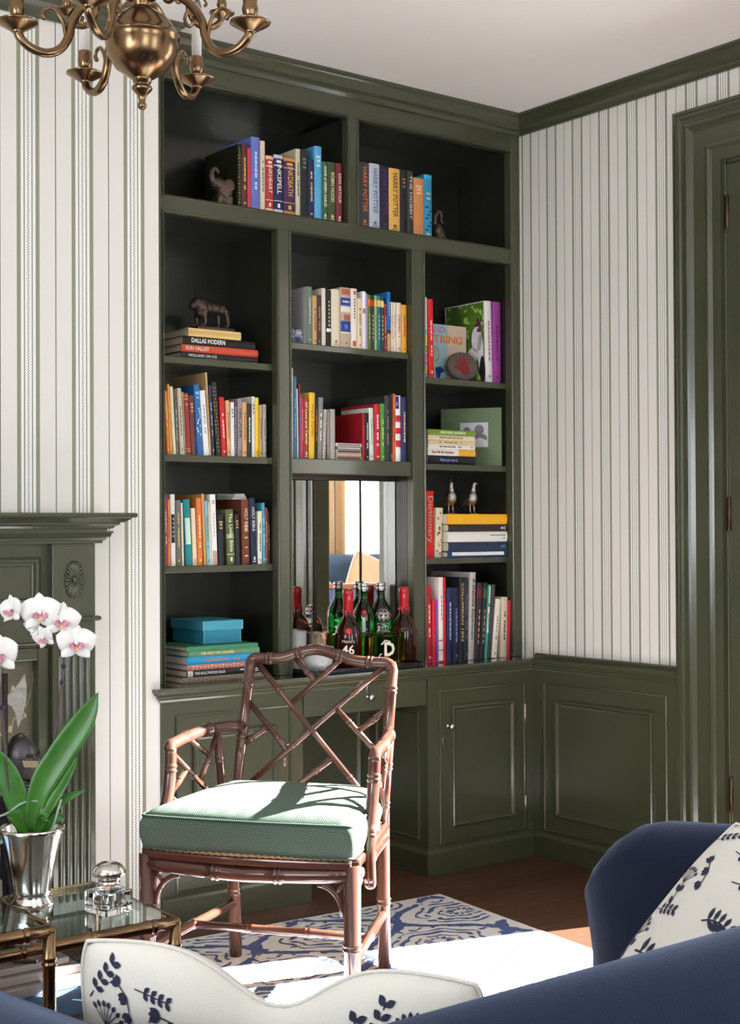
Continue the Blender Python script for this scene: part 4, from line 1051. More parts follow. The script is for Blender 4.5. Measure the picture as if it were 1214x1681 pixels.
hp.ell(q + u_ * .001 - v_ * .016, (.021, .021, .0014), 16, 6, (u_, v_, n_))
for a, b, w, l, g_ in ((-.018, .0, .0052, .030, -.35), (-.007, .004, .0054, .036, -.1), (.004, .004, .0054, .036, .08), (.014, .0, .005, .031, .32), (-.017, -.016, .0055, .030, -1.05)): hpt(a, b, w, l, g_)
hp.build('handprint', mat('red_glitter', (150, 40, 48), .5, .2, bump=.5, bscale=400), hs)

# sage board with black-and-white photograph
A_, B_ = V((3.628, 4.236, 1.4874)), V((3.762, 4.034, 1.4874)); d_ = (B_ - A_).normalized(); nn = V((d_.y, -d_.x, 0)); nn = nn if nn.y < 0 else -nn
sb = thing('sage_board', 'plain sage green board propped diagonally in the right column second compartment', 'board', tuple((A_ + B_) / 2))
MB().obox((A_ + B_) / 2 + V((0, 0, .1135)) - nn * .005, (d_, nn, ZD), ((B_ - A_).length / 2, .005, .1133)).build('board', mat('sage', (104, 122, 92), .6), sb, bevel=.001)
def on_sb(s, z, lift): return A_ + d_ * s + nn * lift + V((0, 0, z))
ph = thing('photograph', 'small black-and-white photograph of two children fixed to the sage board', 'photograph', tuple(on_sb(.13, .07, .002)))
s0, s1, z0, z1 = .078, .190, .074, .170
MB().obox(on_sb((s0 + s1) / 2, (z0 + z1) / 2, .0012), (d_, nn, ZD), ((s1 - s0) / 2, .001, (z1 - z0) / 2)).build('print', printmat((196, 196, 202)), ph)
m = MB()
for s, z, a, b in ((.155, .142, .019, .020), (.157, .108, .030, .020), (.105, .137, .014, .017)): flatpoly(m, disc_pts(on_sb(s, z, .0026), a, b, d_, ZD))
m.build('figures', printmat((122, 120, 124)), ph, norm=False)['kind'] = 'stuff'
m = MB(); flatpoly(m, [on_sb(.128, .075, .0029), on_sb(.186, .075, .0029), on_sb(.184, .100, .0029), on_sb(.157, .112, .0029), on_sb(.132, .100, .0029)]); m.build('shirt', printmat((210, 210, 214)), ph, norm=False)

# ------------------------------------------------------------------ bar niche: tray, bottles, crystal
def glass(name, col, rough=0.0, ior=1.5, tr=1.0):
    return mat(name, col, rough, trans=tr, ior=ior, spec=.5)
glass('green_glass', (40, 150, 62)); glass('clear_glass', (246, 248, 248)); glass('whiskey', (92, 34, 14), tr=.85); mat('amber_liquid', (222, 190, 96), 0.0, trans=1.0, ior=1.25); glass('whiskey_light', (150, 62, 24), tr=.9)
ty0, ty1, tx0, tx1 = 3.903, 4.072, 2.768, 3.276
def rrect(x0, x1, y0, y1, r, n=5):
    out = []
    for cx, cy, a0 in ((x1 - r, y1 - r, 0), (x0 + r, y1 - r, pi / 2), (x0 + r, y0 + r, pi), (x1 - r, y0 + r, 1.5 * pi)):
        out += [(cx + r * cos(a0 + pi / 2 * k / n), cy + r * sin(a0 + pi / 2 * k / n)) for k in range(n + 1)]
    return out
HX = (V((1, 0, 0)), V((0, 1, 0)), V((0, 0, 1)))
tr = thing('bar_tray', 'low dark lacquered tray under the bottles in the mirrored niche', 'tray', (3.02, 3.99, .7503))
MB().prism(rrect(tx0, tx1, ty0, ty1, .03), .012, (0, 0, .7504), HX).build('base', mat('tray_lacquer', (30, 30, 36), .12, coat=.5), tr, bevel=.002)
rim = MB(); rp = rrect(tx0 + .003, tx1 - .003, ty0 + .003, ty1 - .003, .028); rim.tube([(a, b, .7655) for a, b in rp], .0028, 8, closed=True); rim.build('rim', mat('tray_rim', (70, 66, 70), .2, .9), tr)
ZB = .7628
def maker(x, y, lab, label=True):
    o = thing('whiskey_bottle', lab, 'bottle', (x, y, ZB), 'whiskey bottles with red wax tops')
    MB().lathe([(.040, 0), (.047, .003), (.049, .02), (.049, .105), (.047, .125), (.038, .148), (.026, .164), (.0175, .178), (.0155, .20), (.0155, .235)], (x, y, ZB), 28).build('body', 'whiskey', o)
    w = MB(); w.lathe([(.0165, .195), (.0175, .20), (.0178, .245), (.019, .247), (.019, .262), (.0175, .270), (.012, .2735), (.0001, .274)], (x, y, ZB), 20)
    for k in range(7):
        a = k * .9; L = .012 + .012 * ((k * 37) % 5) / 4
        w.tube([(x + .0165 * cos(a), y + .0165 * sin(a), ZB + .2), (x + .0170 * cos(a), y + .0170 * sin(a), ZB + .197 - L)], [.005, .003], 6)
    w.build('wax_cap', mat('red_wax', (176, 24, 34), .25, coat=.5, bump=.15, bscale=90), o)
    if label:
        d = V((-x, -y, 0)).normalized(); u = V((-d.y, d.x, 0)); u = u if u.x > 0 else -u
        base = V((x, y, ZB)) - o.location
        text_mesh('46', .044, printmat((226, 214, 196)), 'numerals', o, base + d * .0505 + V((0, 0, .062)), u, ZD, bold=.0006)
        text_mesh("Maker's", .014, printmat((206, 190, 170)), 'lettering', o, base + d * .0503 + V((0, 0, .092)), u, ZD)
        MB().lathe([(.013, 0), (.0125, .002), (.0001, .0022)], V((x, y, ZB + .128)) + d * .0465, 18, (u, ZD, d)).build('seal', 'red_wax', o)
    return o
maker(2.985, 3.990, 'dark whiskey bottle with red wax top at the middle of the tray')
maker(3.233, 3.985, 'amber whiskey bottle with red wax top at the right end by the stile', False)
def gin(x, y, lab, label):
    o = thing('gin_bottle', lab, 'bottle', (x, y, ZB), 'green gin bottles')
    MB().lathe([(.030, 0), (.034, .003), (.036, .03), (.040, .15), (.0405, .175), (.036, .195), (.024, .215), (.0165, .228), (.0150, .238), (.0150, .262)], (x, y, ZB), 12).build('body', 'green_glass', o)
    MB().lathe([(.0165, .260), (.0178, .262), (.0178, .274), (.0170, .2755), (.0178, .277), (.0178, .288), (.0165, .290), (.0001, .2905)], (x, y, ZB), 20).build('cap', mat('cap_silver', (176, 176, 180), .25, 1.0), o)
    if label:
        d = V((-x, -y, 0)).normalized(); u = V((-d.y, d.x, 0)); u = u if u.x > 0 else -u
        c = V((x, y, ZB))
        MB().lathe([(.010, 0), (.0095, .002), (.0001, .0022)], c + d * .038 + ZD * .187, 16, (u, ZD, d)).build('medallion', 'red_wax', o)
        MB().obox(c + d * .0415 + ZD * .125, (u, d, ZD), (.0055, .001, .045)).build('strip_label', printmat((196, 206, 200)), o)
gin(3.082, 4.026, 'green gin bottle with red medallion behind the square decanter', True)
gin(3.164, 4.033, 'green gin bottle without medallion behind the square decanter', False)
dc = thing('decanter', 'square clear decanter of pale spirit with round silver stopper', 'decanter', (3.106, 3.945, ZB))
x, y = 3.106, 3.945
MB().prism(rrect(x - .077, x + .077, y - .033, y + .033, .012), .120, (0, 0, ZB), HX).build('body', mat('decanter_glass', (240, 240, 228), 0.0, trans=1.0, ior=1.18), dc, bevel=.006, seg=3)
MB().prism(rrect(x - .066, x + .066, y - .024, y + .024, .008), .092, (0, 0, ZB + .013), HX).build('spirit', 'amber_liquid', dc, bevel=.003)
MB().lathe([(.026, .119), (.020, .126), (.019, .140), (.024, .146), (.024, .150), (.015, .152)], (x, y, ZB), 20).build('neck', 'clear_glass', dc)
sk = MB().ell((x, y, ZB + .178), (.0275, .0275, .0255), 24, 16).build('stopper', mat('pierced_silver', (190, 184, 180), .22, 1.0, bump=1.0, bscale=110), dc)
hole = MB()
for a in range(10):
    for b in (-.6, 0, .6):
        d = V((cos(a * .628 + b) * cos(b), sin(a * .628 + b) * cos(b), sin(b))); hole.ell(V((x, y, ZB + .178)) + d * .0262, .0042, 8, 6)
hole.build('piercings', 'black_gap', sk)['kind'] = 'stuff'
d = V((-x, -y, 0)).normalized(); u = V((1, 0, 0))
text_mesh('D', .066, mat('frosted', (214, 210, 190), .7), 'monogram', dc, V((x, y - .0338, ZB + .058)) - dc.location, u, ZD, bold=.0022)
fl_ = MB()
fl_.tube([(x - .034 + .012 * cos(a), y - .0342, ZB + .034 + .012 * sin(a)) for a in [pi * (.5 + 1.4 * k / 8) for k in range(9)]], .002, 6)
fl_.tube([(x - .036, y - .0342, ZB + .078), (x - .018, y - .0342, ZB + .092), (x + .004, y - .0342, ZB + .086)], .0028, 6)
fl_.build('flourish', 'frosted', dc)['kind'] = 'stuff'

mat('cut_crystal', (236, 238, 238), .12, trans=.55, ior=1.5, bump=.6, bscale=90)
def crystal(name, lab, cat, x, y, prof, n=20, m_='cut_crystal'):
    o = thing(name, lab, cat, (x, y, ZB))
    MB().lathe(prof, (x, y, ZB), n).build('body', m_, o)
    return o
crystal('crystal_tumbler', 'cut crystal tumbler at the left end of the niche tray', 'glass', 2.803, 4.047, [(.030, 0), (.034, .004), (.036, .132), (.033, .133), (.030, .012), (.0001, .010)])
cb = crystal('crystal_bowl', 'wide cut crystal bowl at the front left of the niche tray', 'bowl', 2.832, 3.962, [(.034, 0), (.040, .004), (.052, .03), (.057, .080), (.054, .081), (.048, .032), (.034, .012), (.0001, .010)])
mg = thing('silver_mug', 'silver mug with a scrolled handle beside the crystal tumbler', 'mug', (2.890, 4.038, ZB))
MB().lathe([(.028, 0), (.034, .003), (.036, .01), (.039, .08), (.042, .122), (.0435, .124), (.041, .124), (.037, .08), (.033, .012), (.0001, .010)], (2.890, 4.038, ZB), 28).build('body', mat('mug_silver', (196, 180, 160), .2, 1.0, bump=.2, bscale=120), mg)
MB().tube(catmull([(2.931, 4.014, ZB + .112), (2.948, 3.999, ZB + .118), (2.953, 3.996, ZB + .085), (2.946, 4.000, ZB + .04), (2.927, 4.016, ZB + .03)], 5), .0035, 8).build('handle', 'mug_silver', mg)
# ------------------------------------------------------------------ bamboo-style armchair
mat('chair_lacquer', (96, 61, 50), .20, .25, coat=.8, vary=.12, vscale=20)
F3, S3 = V((-.8026, -.5965, 0)), V((.5965, -.8026, 0))
RM, FM = V((2.349, 3.3395, 0)), V((1.9605, 3.0505, 0))
UPB = V((.259, .193, .946))
ch = thing('armchair', 'brown lacquered bamboo-style armchair with lattice back and green seat cushion', 'armchair', (2.155, 3.195, 0))
CL = 'chair_lacquer'
def bk_pt(a, b): return RM + V((0, 0, .46)) + S3 * a + UPB * b
def sd(side, t, z, out=0.0):
    w = .225 + (.276 - .225) * t
    return RM.lerp(FM, t) + S3 * (side * (w + out)) + V((0, 0, z))
def bamboo(pts, r, joints=(), n=10, taper=None):
    """tube with doubled node rings at the given fractions of its length"""
    P = [V(p) for p in pts]; L = [0]
    for a, b in zip(P, P[1:]): L.append(L[-1] + (b - a).length)
    T = L[-1]
    def at(s):
        s = min(max(s, 0), T)
        for i in range(len(P) - 1):
            if s <= L[i + 1] + 1e-9:
                k = (s - L[i]) / max(1e-9, L[i + 1] - L[i]); return P[i].lerp(P[i + 1], k)
        return P[-1]
    ss = {round(s, 5): r for s in L}
    for j in joints:
        c = j * T
        for ds, k in ((-.011, 1.0), (-.008, 1.17), (-.005, 1.19), (-.002, 1.02), (.002, 1.02), (.005, 1.19), (.008, 1.17), (.011, 1.0)):
            if 0 < c + ds < T: ss[round(c + ds, 5)] = r * k
    ks = sorted(ss)
    rr = [ss[k] * (1 + (taper or 0) * (k / T - .5)) for k in ks]
    return MB().tube([at(k) for k in ks], rr, n)
def bpart(name, pts, r, joints=(), parent=ch, n=12, taper=None, k=0):
    if k: pts = catmull(pts, k)
    return bamboo(pts, r, joints, n, taper).build(name, CL, parent)
# legs and back posts
for side in (-1, 1):
    bpart('rear_leg', [sd(side, 0, .006) - F3 * .012, sd(side, 0, .20), sd(side, 0, .46)], .0185, (.42,))
    bpart('front_leg', [sd(side, 1, .006 if side > 0 else 0), sd(side, 1, .41)], .0215, (.50,), taper=.12)
    bpart('back_post', [bk_pt(side * .223, -.03), bk_pt(side * .222, .2), bk_pt(side * .221, .395), bk_pt(side * .214, .416)], .0165, (.17, .47, .82))
bpart('crest_rail', [bk_pt(-.222, .40), bk_pt(-.214, .420), bk_pt(-.185, .424), bk_pt(-.13, .424), bk_pt(-.082, .438), bk_pt(-.018, .453), bk_pt(.048, .438), bk_pt(.105, .422), bk_pt(.160, .417), bk_pt(.205, .416), bk_pt(.216, .398)], .0165, (.16, .36, .64, .84), k=5)
bpart('lower_back_rail', [bk_pt(-.222, .01), bk_pt(.222, .01)], .014)
for a, b, j in (((-.205, .414), (.185, .012), (.22, .52, .84)), ((.192, .404), (-.225, .010), (.20, .60)), ((-.088, .432), (-.014, .360), (.72,)), ((.064, .428), (-.074, .294), (.28,)), ((-.219, .298), (-.078, .152), (.8,)),
                ((-.219, .160), (-.148, .214), (.42,)), ((.060, .279), (.212, .138), (.3,)), ((.219, .284), (.132, .212), (.5,)), ((.062, .132), (-.085, .012), (.3,))):
    bpart('lattice_bar', [bk_pt(*a), bk_pt(*b)], .0088, j, n=8)
# arms
for side in (-1, 1):
    top = [bk_pt(side * .222, .218), sd(side, .06, .676, .022), sd(side, .22, .676, .034), sd(side, .44, .670, .036), sd(side, .60, .664, .032), sd(side, .64, .660, .031), sd(side, .655, .648, .030)]
    arm = bpart('armrest', top, .0165, (.42, .72), k=4)
    bpart('arm_post', [sd(side, .64, .655, .030), sd(side, .65, .60, .028), sd(side, .68, .54, .026), sd(side, .745, .47, .025), sd(side, .78, .41, .026), sd(side, .785, .345, .028)], .0165, (.17, .62), k=4)
    MB().ell(sd(side, .785, .343, .028), .0165, 12, 8).build('post_tip', CL, ch)
    bpart('arm_support', [sd(side, .10, .668, .028), sd(side, .09, .43, .008)], .0135, (.35, .8))
    for a, b, j in (((.63, .642, .030), (.20, .485, .014), (.5,)), ((.11, .655, .026), (.33, .540, .022), (.6,)), ((.41, .660, .034), (.22, .608, .025), (.5,)), ((.465, .585, .026), (.66, .53, .027), (.5,)), ((.66, .525, .026), (.56, .49, .02), ())):
        bpart('lattice_bar', [sd(side, *a), sd(side, *b)], .0082, j, n=8)
# seat frame
def beam(name, pts, w, h, z):
    P = [V((p[0], p[1], z)) for p in pts]; m = MB(); vs = []; fs = []
    for i, p in enumerate(P):
        t = (P[min(i + 1, len(P) - 1)] - P[max(i - 1, 0)]).normalized(); n_ = V((t.y, -t.x, 0))
        for a, b in ((-1, -1), (-1, 1), (1, 1), (1, -1)): vs.append(p + n_ * (a * w / 2) + V((0, 0, b * h / 2)))
    for i in range(len(P) - 1):
        for k in range(4): fs.append((4 * i + k, 4 * i + (k + 1) % 4, 4 * i + 4 + (k + 1) % 4, 4 * i + 4 + k))
    fs += [(0, 1, 2, 3), tuple(4 * (len(P) - 1) + k for k in range(4))]
    m.add(vs, fs)
    return m.build(name, CL, ch, bevel=min(w, h) * .3, seg=3)
def front(t, bow):   # t in 0..1 from left to right leg, bowed outwards
    a, b = sd(-1, 1, 0), sd(1, 1, 0); p = a.lerp(b, t); return p + F3 * (bow * (1 - (2 * t - 1) ** 2))
fr = [front(k / 10, .022) for k in range(11)]
beam('front_rail', fr, .040, .024, .413); 
bamboo([p + V((0, 0, .388 - .010 * (1 - abs(2 * k / 10 - 1)) ** .7)) for k, p in enumerate(fr)], .0205, (.36, .66), 12).build('front_apron', CL, ch)
for side in (-1, 1):
    s_ = [sd(side, k / 4, 0) for k in range(5)]
    beam('side_rail', s_, .040, .024, .413)
    bamboo([p + V((0, 0, .376)) for p in s_], .019, (.5,), 12).build('side_apron', CL, ch)
beam('rear_rail', [sd(-1, 0, 0), sd(1, 0, 0)], .036, .046, .402)
for side in (-1, 1):
    for o0, dirv in ((front(.06 if side < 0 else .94, 0), (front(.5, 0) - front(.5 - .1 * -side, 0)).normalized() * 1.0), (sd(side, .93, 0), -F3)):
        dv = (S3 * -side) if dirv is not None and o0 != sd(side, .93, 0) else -F3
        dv = (S3 * -side) if (o0 - front(.06 if side < 0 else .94, 0)).length < 1e-6 else -F3
        base = sd(side, 1, 0)
        arc = [base + dv * (.024 + .066 * (1 - cos(a))) + V((0, 0, .283 + .075 * sin(a))) for a in [pi / 2 * k / 6 for k in range(7)]]
        b = MB().tube(arc, .0072, 8).build('bracket', CL, ch)
        MB().tube([base + dv * .046 + V((0, 0, .336)), base + dv * .020 + V((0, 0, .366))], .0052, 6).build('bracket_strut', CL, b)
    bpart('side_stretcher', [sd(side, .02, .162), sd(side, .98, .165)], .0125, (.5,))
bpart('cross_stretcher', [sd(-1, .5, .163), sd(1, .5, .163)], .0115, (.33, .66))
mat('cane', (196, 150, 104), .5, bump=.5, bscale=300)
m = MB(); q_ = [sd(-1, .03, .427), sd(1, .03, .427), sd(1, .99, .427), sd(-1, .99, .427)]
m.add(q_ + [p - V((0, 0, .006)) for p in q_], [(0, 1, 2, 3), (4, 7, 6, 5), (0, 4, 5, 1), (1, 5, 6, 2), (2, 6, 7, 3), (3, 7, 4, 0)]).build('cane_seat', 'cane', ch)
cane = MB()
for ph_ in (0, pi):
    cane.tube([front(k / 90, .024) + F3 * (.016 + .0022 * cos(k * 1.05 + ph_)) + V((0, 0, .4285 + .0022 * sin(k * 1.05 + ph_))) for k in range(91)], .0024, 5)
cane.build('cane_edging', 'cane', ch)['kind'] = 'stuff'

# herringbone seat cushion
g = NG('herringbone', .9, .15)
ux, uy, uz, usrc = g.xyz('UV')
zig = g.f('PINGPONG', ux, .0265)
st_ = g.f('FRACT', g.f('DIVIDE', g.f('ADD', uy, g.f('MULTIPLY', zig, 1.1)), .0064))
line = g.f('LESS_THAN', g.f('ABSOLUTE', g.f('SUBTRACT', st_, .5)), .20)
nz = g.noise(usrc, 700, 2)
g.color(g.mix(g.f('MULTIPLY', line, .8), g.mix(nz, lin((44, 62, 54)) + (1,), lin((70, 92, 80)) + (1,)), lin((150, 166, 152)) + (1,)))
g.bump(nz, .25, .001)
def cushion():
    o = thing('seat_cushion', 'green herringbone seat cushion with piped edges on the bamboo-style armchair', 'cushion', (2.155, 3.195, .4285))
    cn = [sd(-1, .07, 0, .004), sd(1, .07, 0, .004), sd(1, 1.065, 0, .012), sd(-1, 1.065, 0, .012)]
    ctr = sum(cn, V((0, 0, 0))) / 4; out = []
    for i in range(4):                                   # rounded, slightly bowed outline
        p, a, b = cn[i], cn[i - 1], cn[(i + 1) % 4]; r = .032
        pa, pb = p + (a - p).normalized() * r, p + (b - p).normalized() * r
        for k in range(6):
            t = k / 5; out.append(pa * (1 - t) ** 2 + p * (2 * t * (1 - t)) + pb * t * t)
        nb = cn[(i + 1) % 4] + (p - cn[(i + 1) % 4]).normalized() * r
        ed = (nb - pb); no = V((ed.y, -ed.x, 0)).normalized(); no = no if no.dot((pb + nb) / 2 - ctr) > 0 else -no
        for k in range(1, 10): t = k / 10; out.append(pb.lerp(nb, t) + no * .010 * (1 - (2 * t - 1) ** 2))
    N = len(out); arc = [0]
    for k in range(N): arc.append(arc[-1] + (out[(k + 1) % N] - out[k]).length)
    z0, z1 = .4287, .512
    vs = []; uv = []; fs = []; sm = []
    def ring(scale, z, uvf, close_seam=False):
        k0 = len(vs)
        for k in range(N + 1):
            p = ctr + (out[k % N] - ctr) * scale; vs.append((p.x, p.y, z)); uv.append(uvf(k, p))
        return k0
    sides = []
    for j, (sc, z) in enumerate(((.965, z0), (.988, z0 + .006), (1.012, z0 + .03), (1.016, z0 + .045), (1.010, z1 - .018), (.988, z1 - .004), (.975, z1))):
        sides.append(ring(sc, z, lambda k, p, z=z: (arc[k], z)))
    for a, b in zip(sides, sides[1:]):
        for k in range(N): fs.append((a + k, a + k + 1, b + k + 1, b + k)); sm.append(True)
    tops = []
    for sc, z in ((.975, z1), (.93, z1 + .010), (.82, z1 + .021), (.62, z1 + .030), (.36, z1 + .035), (.12, z1 + .036)):
        tops.append(ring(sc, z, lambda k, p: ((p - ctr).dot(S3), (p - ctr).dot(F3))))
    for a, b in zip(tops, tops[1:]):
        for k in range(N): fs.append((a + k, a + k + 1, b + k + 1, b + k)); sm.append(True)
    fs.append(tuple(tops[-1] + k for k in range(N))); sm.append(True)
    fs.append(tuple(sides[0] + k for k in range(N - 1, -1, -1))); sm.append(False)
    off = o.location
    me = bpy.data.meshes.new('pad'); me.from_pydata([(x - off.x, y - off.y, z - off.z) for x, y, z in vs], [], fs)
    ul = me.uv_layers.new(name='uv')
    for l in me.loops: ul.data[l.index].uv = uv[l.vertex_index]
    me.polygons.foreach_set('use_smooth', sm); me.update()
    link('pad', me, 'herringbone', o)
    for z, sc in ((z1 - .001, .985), (z0 + .003, .980)):
        MB().tube([ctr + (p - ctr) * sc + V((0, 0, z)) for p in out], .0042, 8, closed=True).build('piping', mat('piping_green', (66, 88, 78), .85), o)
cushion()
# ------------------------------------------------------------------ fireplace mantel
GP = 'green_paint'
fp = thing('fireplace_mantel', 'dark green painted fireplace mantel with fluted pilaster and oval rosette', 'fireplace', (1.135, 3.86, 0))
YP, YFZ = 3.85, 3.885
def mirrorx(x): return 2.27 - x
MB().sweep([(-.05, 1.208), (.016, 1.208), (.016, 1.214), (.022, 1.217), (.026, 1.224), (.034, 1.227), (.036, 1.236), (.040, 1.238), (.040, 1.244), (-.05, 1.244)], [(mirrorx(1.94), 3.92), (mirrorx(1.94), YP), (1.94, YP), (1.94, 3.92)]).build('bed_moulding', GP, fp)
MB().sweep([(-.05, 1.2442), (.062, 1.2442), (.062, 1.250), (.075, 1.252), (.080, 1.259), (.090, 1.263), (.090, 1.268), (.100, 1.270), (.118, 1.282), (.126, 1.284), (.128, 1.290), (.126, 1.297), (-.05, 1.297)], [(mirrorx(1.885), 3.92), (mirrorx(1.885), YP - .002), (1.885, YP - .002), (1.885, 3.92)]).build('mantel_shelf', GP, fp)
MB().box(mirrorx(1.803), 1.803, YFZ, 3.9245, .905, 1.2075).build('frieze', GP, fp)
MB().nest((.62, YFZ, 1.020), (1, 0, 0), (0, 0, 1), (0, -1, 0), 1.158, .150, [(0, 0), (0, .010), (.008, .014), (.016, .010), (.018, .004), (.026, .006), (.030, .001)]).build('frieze_panel', GP, fp)
MB().nest((.50, YFZ, .912), (1, 0, 0), (0, 0, 1), (0, -1, 0), 1.28, .085, [(0, 0), (0, .004), (.004, .006), (.008, .001)]).build('lower_moulding', GP, fp)
for x0, x1 in ((1.803, 1.940), (mirrorx(1.940), mirrorx(1.803))):
    p = MB().box(x0, x1, YP, 3.9245, 0, 1.2075).build('pilaster', GP, fp, bevel=.0015)
    b = MB().sweep([(-.02, .977), (.006, .977), (.012, .980), (.014, .985), (.012, .990), (.006, .993), (-.02, .993)], [(x0, 3.92), (x0, YP), (x1, YP), (x1, 3.92)]).build('half_round_band', GP, p)
    for k in range(5):
        xf = x0 + .024 + k * .0222
        # each flute: a rounded channel between raised fillets
        prof = [(-.0075, .0012), (-.0055, .0045), (0, .0058), (.0055, .0045), (.0075, .0012)]
        m = MB(); vs = []; fs = []
        zs = [.150] + [.155, .162] + [.874, .880] + [.884]
        wd = [.15, .7, 1, 1, .7, .15]
        for z, w in zip(zs, wd):
            for a, d in prof: vs.append((xf + a * w, YP - .0003 - d * w, z))
        for i in range(len(zs) - 1):
            for j in range(4): fs.append((i * 5 + j, i * 5 + j + 1, (i + 1) * 5 + j + 1, (i + 1) * 5 + j))
        m.add(vs, fs, True).build('flute_reed', GP, p)
    xc, zc = (x0 + x1) / 2, 1.101
    r_ = MB()
    for k in range(24):
        a = 2 * pi * k / 24; d = V((sin(a) * .031, 0, cos(a) * .057))
        tip = V((xc, YP - .003, zc)) + d; base_ = V((xc, YP - .003, zc)) + d * .2
        t = (tip - base_).normalized(); s = t.cross(V((0, 1, 0)))
        r_.tube([base_, base_.lerp(tip, .5), tip * .97 + base_ * .03, tip], [.0018, .0036, .0046, .0014], 8)
    ro = r_.build('rosette', GP, p); ro['kind'] = 'stuff'
    MB().ell((xc, YP - .003, zc), (.006, .004, .009), 12, 8).build('rosette_eye', GP, p)
    MB().sweep([(-.02, 0), (.012, 0), (.012, .11), (.006, .118), (0, .12), (-.02, .12)], [(x0, 3.92), (x0, YP), (x1, YP), (x1, 3.92)]).build('plinth_block', GP, p)
# inner frame and stone slips round the hearth opening
g = NG('veined_stone', .35)
x, y, z, src = g.xyz('World'); n = g.noise(src, 5, 8); n2 = g.noise(src, 55, 4)
vn = g.f('ABSOLUTE', g.f('SUBTRACT', g.noise(src, 7, 3, (1.6, 1, .7)), .5))
c = g.mix(n2, lin((78, 76, 60)) + (1,), lin((124, 118, 96)) + (1,))
c = g.mix(g.f('LESS_THAN', vn, .006), c, lin((186, 170, 142)) + (1,))
g.color(g.mix(g.f('MULTIPLY', n, .4), c, lin((60, 60, 48)) + (1,)))
MB().box(1.768, 1.8025, 3.872, 3.9245, 0, .904).box(mirrorx(1.8025), mirrorx(1.768), 3.872, 3.9245, 0, .904).box(mirrorx(1.768), 1.768, 3.872, 3.9245, .868, .904).build('inner_frame', GP, fp, bevel=.003)
for x0, x1, z0, z1 in ((1.52, 1.768, .0, .868), (mirrorx(1.768), mirrorx(1.52), .0, .868), (mirrorx(1.52), 1.52, .62, .868)):
    MB().box(x0 + .0005, x1 - .0005, 3.908, 3.9246, z0, z1 - .0005).build('stone_slip', 'veined_stone', fp)
MB().box(mirrorx(1.52), 1.52, 3.918, 3.9247, 0, .62).build('firebox', 'black_gap', fp)

# blue hearth rug under the little tables
tag(MB().prism(rrect(.60, 1.84, 3.36, 3.836, .02), .006, (0, 0, .0003), HX).build('hearth_rug', mat('blue_pile', (44, 78, 112), .95, bump=.5, bscale=220, vary=.2, vscale=60)), 'plain blue hearth rug under the knight statue before the fireplace', 'rug')

# ------------------------------------------------------------------ knight fire-tool stand
kn = thing('knight_statue', 'grey metal knight statue with halberd standing on a stepped base by the fireplace', 'statue', (1.63, 3.66, .0065))
mat('pewter', (88, 84, 86), .38, .85, bump=.1, bscale=60, vary=.25, vscale=30); mat('pewter_base', (142, 134, 130), .5, .5)
KZ = .0065
for k, (w, d, z0, z1) in enumerate(((.15, .125, KZ, .036), (.125, .10, .0362, .060), (.10, .08, .0602, .080))):
    MB().box(1.63 - w, 1.63 + w, 3.675 - d, 3.675 + d, z0, z1).build('base_step', 'pewter_base', kn, bevel=.003)
KF = V((.80, -.60, 0)).normalized(); KS = V((.60, .80, 0)).normalized()
kc = V((1.618, 3.668, 0))
def kp(f, s, z): return kc + KF * f + KS * s + V((0, 0, z))
m = MB()
for s in (-1, 1):
    m.tube([kp(.0, s * .030, .34), kp(.004, s * .034, .24), kp(0, s * .038, .14), kp(.004, s * .040, .092)], [.034, .026, .024, .018], 12)
    m.tube([kp(-.012, s * .042, .096), kp(.03, s * .046, .093), kp(.062, s * .050, .087)], [.017, .017, .010], 10)
    m.tube([kp(0, s * .066, .508), kp(.01, s * .084, .43), kp(.04, s * .080, .36)], [.028, .022, .017], 10); m.ell(kp(.048, s * .076, .345), .018)
m.tube([kp(0, 0, .30), kp(0, 0, .37), kp(.004, 0, .45), kp(0, 0, .515), kp(0, 0, .535)], [.055, .050, .066, .062, .035], 16)
m.ell(kp(0, -.064, .512), (.034, .034, .028)); m.ell(kp(0, .064, .512), (.034, .034, .028)); m.tube([kp(0, 0, .52), kp(0, 0, .58)], [.034, .028], 14)
link_skin('body', remesh(m, .005, 3), 'pewter', kn)
hm = MB()
hm.ell(kp(.004, 0, .622), (.046, .040, .062), 20, 14, (KF, KS, ZD)); hm.tube([kp(.02, 0, .612), kp(.052, 0, .606), kp(.062, 0, .598)], [.038, .022, .010], 12); hm.tube([kp(.02, 0, .590), kp(.044, 0, .578)], [.036, .022], 12)
hm.tube([kp(-.034, 0, .648), kp(-.014, 0, .678), kp(.006, 0, .687), kp(.024, 0, .672)], [.005, .008, .009, .005], 8)
link_skin('helmet', remesh(hm, .003, 3), 'pewter', kn)
for k in range(4):
    for s in (-1, 1): MB().tube([kp(.030 + .006 * k, s * (.0365 - .0035 * k), .640), kp(.034 + .006 * k, s * (.034 - .0035 * k), .630)], .0014, 6).build('breath_slot', 'black_gap', kn)
MB().tube([kp(.004 + .046 * cos(a), .041 * sin(a), .628) for a in [-2.2 + 4.4 * i / 16 for i in range(17)]], .0028, 6).build('visor_rim', 'pewter', kn)
v_ = MB()
for s in (-1, 1): v_.add([kp(.018, s * .0400, .624), kp(.058, s * .0225, .619), kp(.056, s * .0235, .602), kp(.022, s * .0400, .606)], [(0, 1, 2, 3)])
v_.build('visor_slit', mat('slit_light', (150, 140, 108), .6), kn)['kind'] = 'stuff'
for k in range(4):
    MB().tube([kp(.010 + .034 * cos(a), .036 * sin(a), .555 - k * .009) for a in [-1.9 + 3.8 * i / 12 for i in range(13)]], .004, 6).build('gorget_band', 'pewter', kn)
px_, py_ = kp(.045, -.088, 0).x, kp(.045, -.088, 0).y
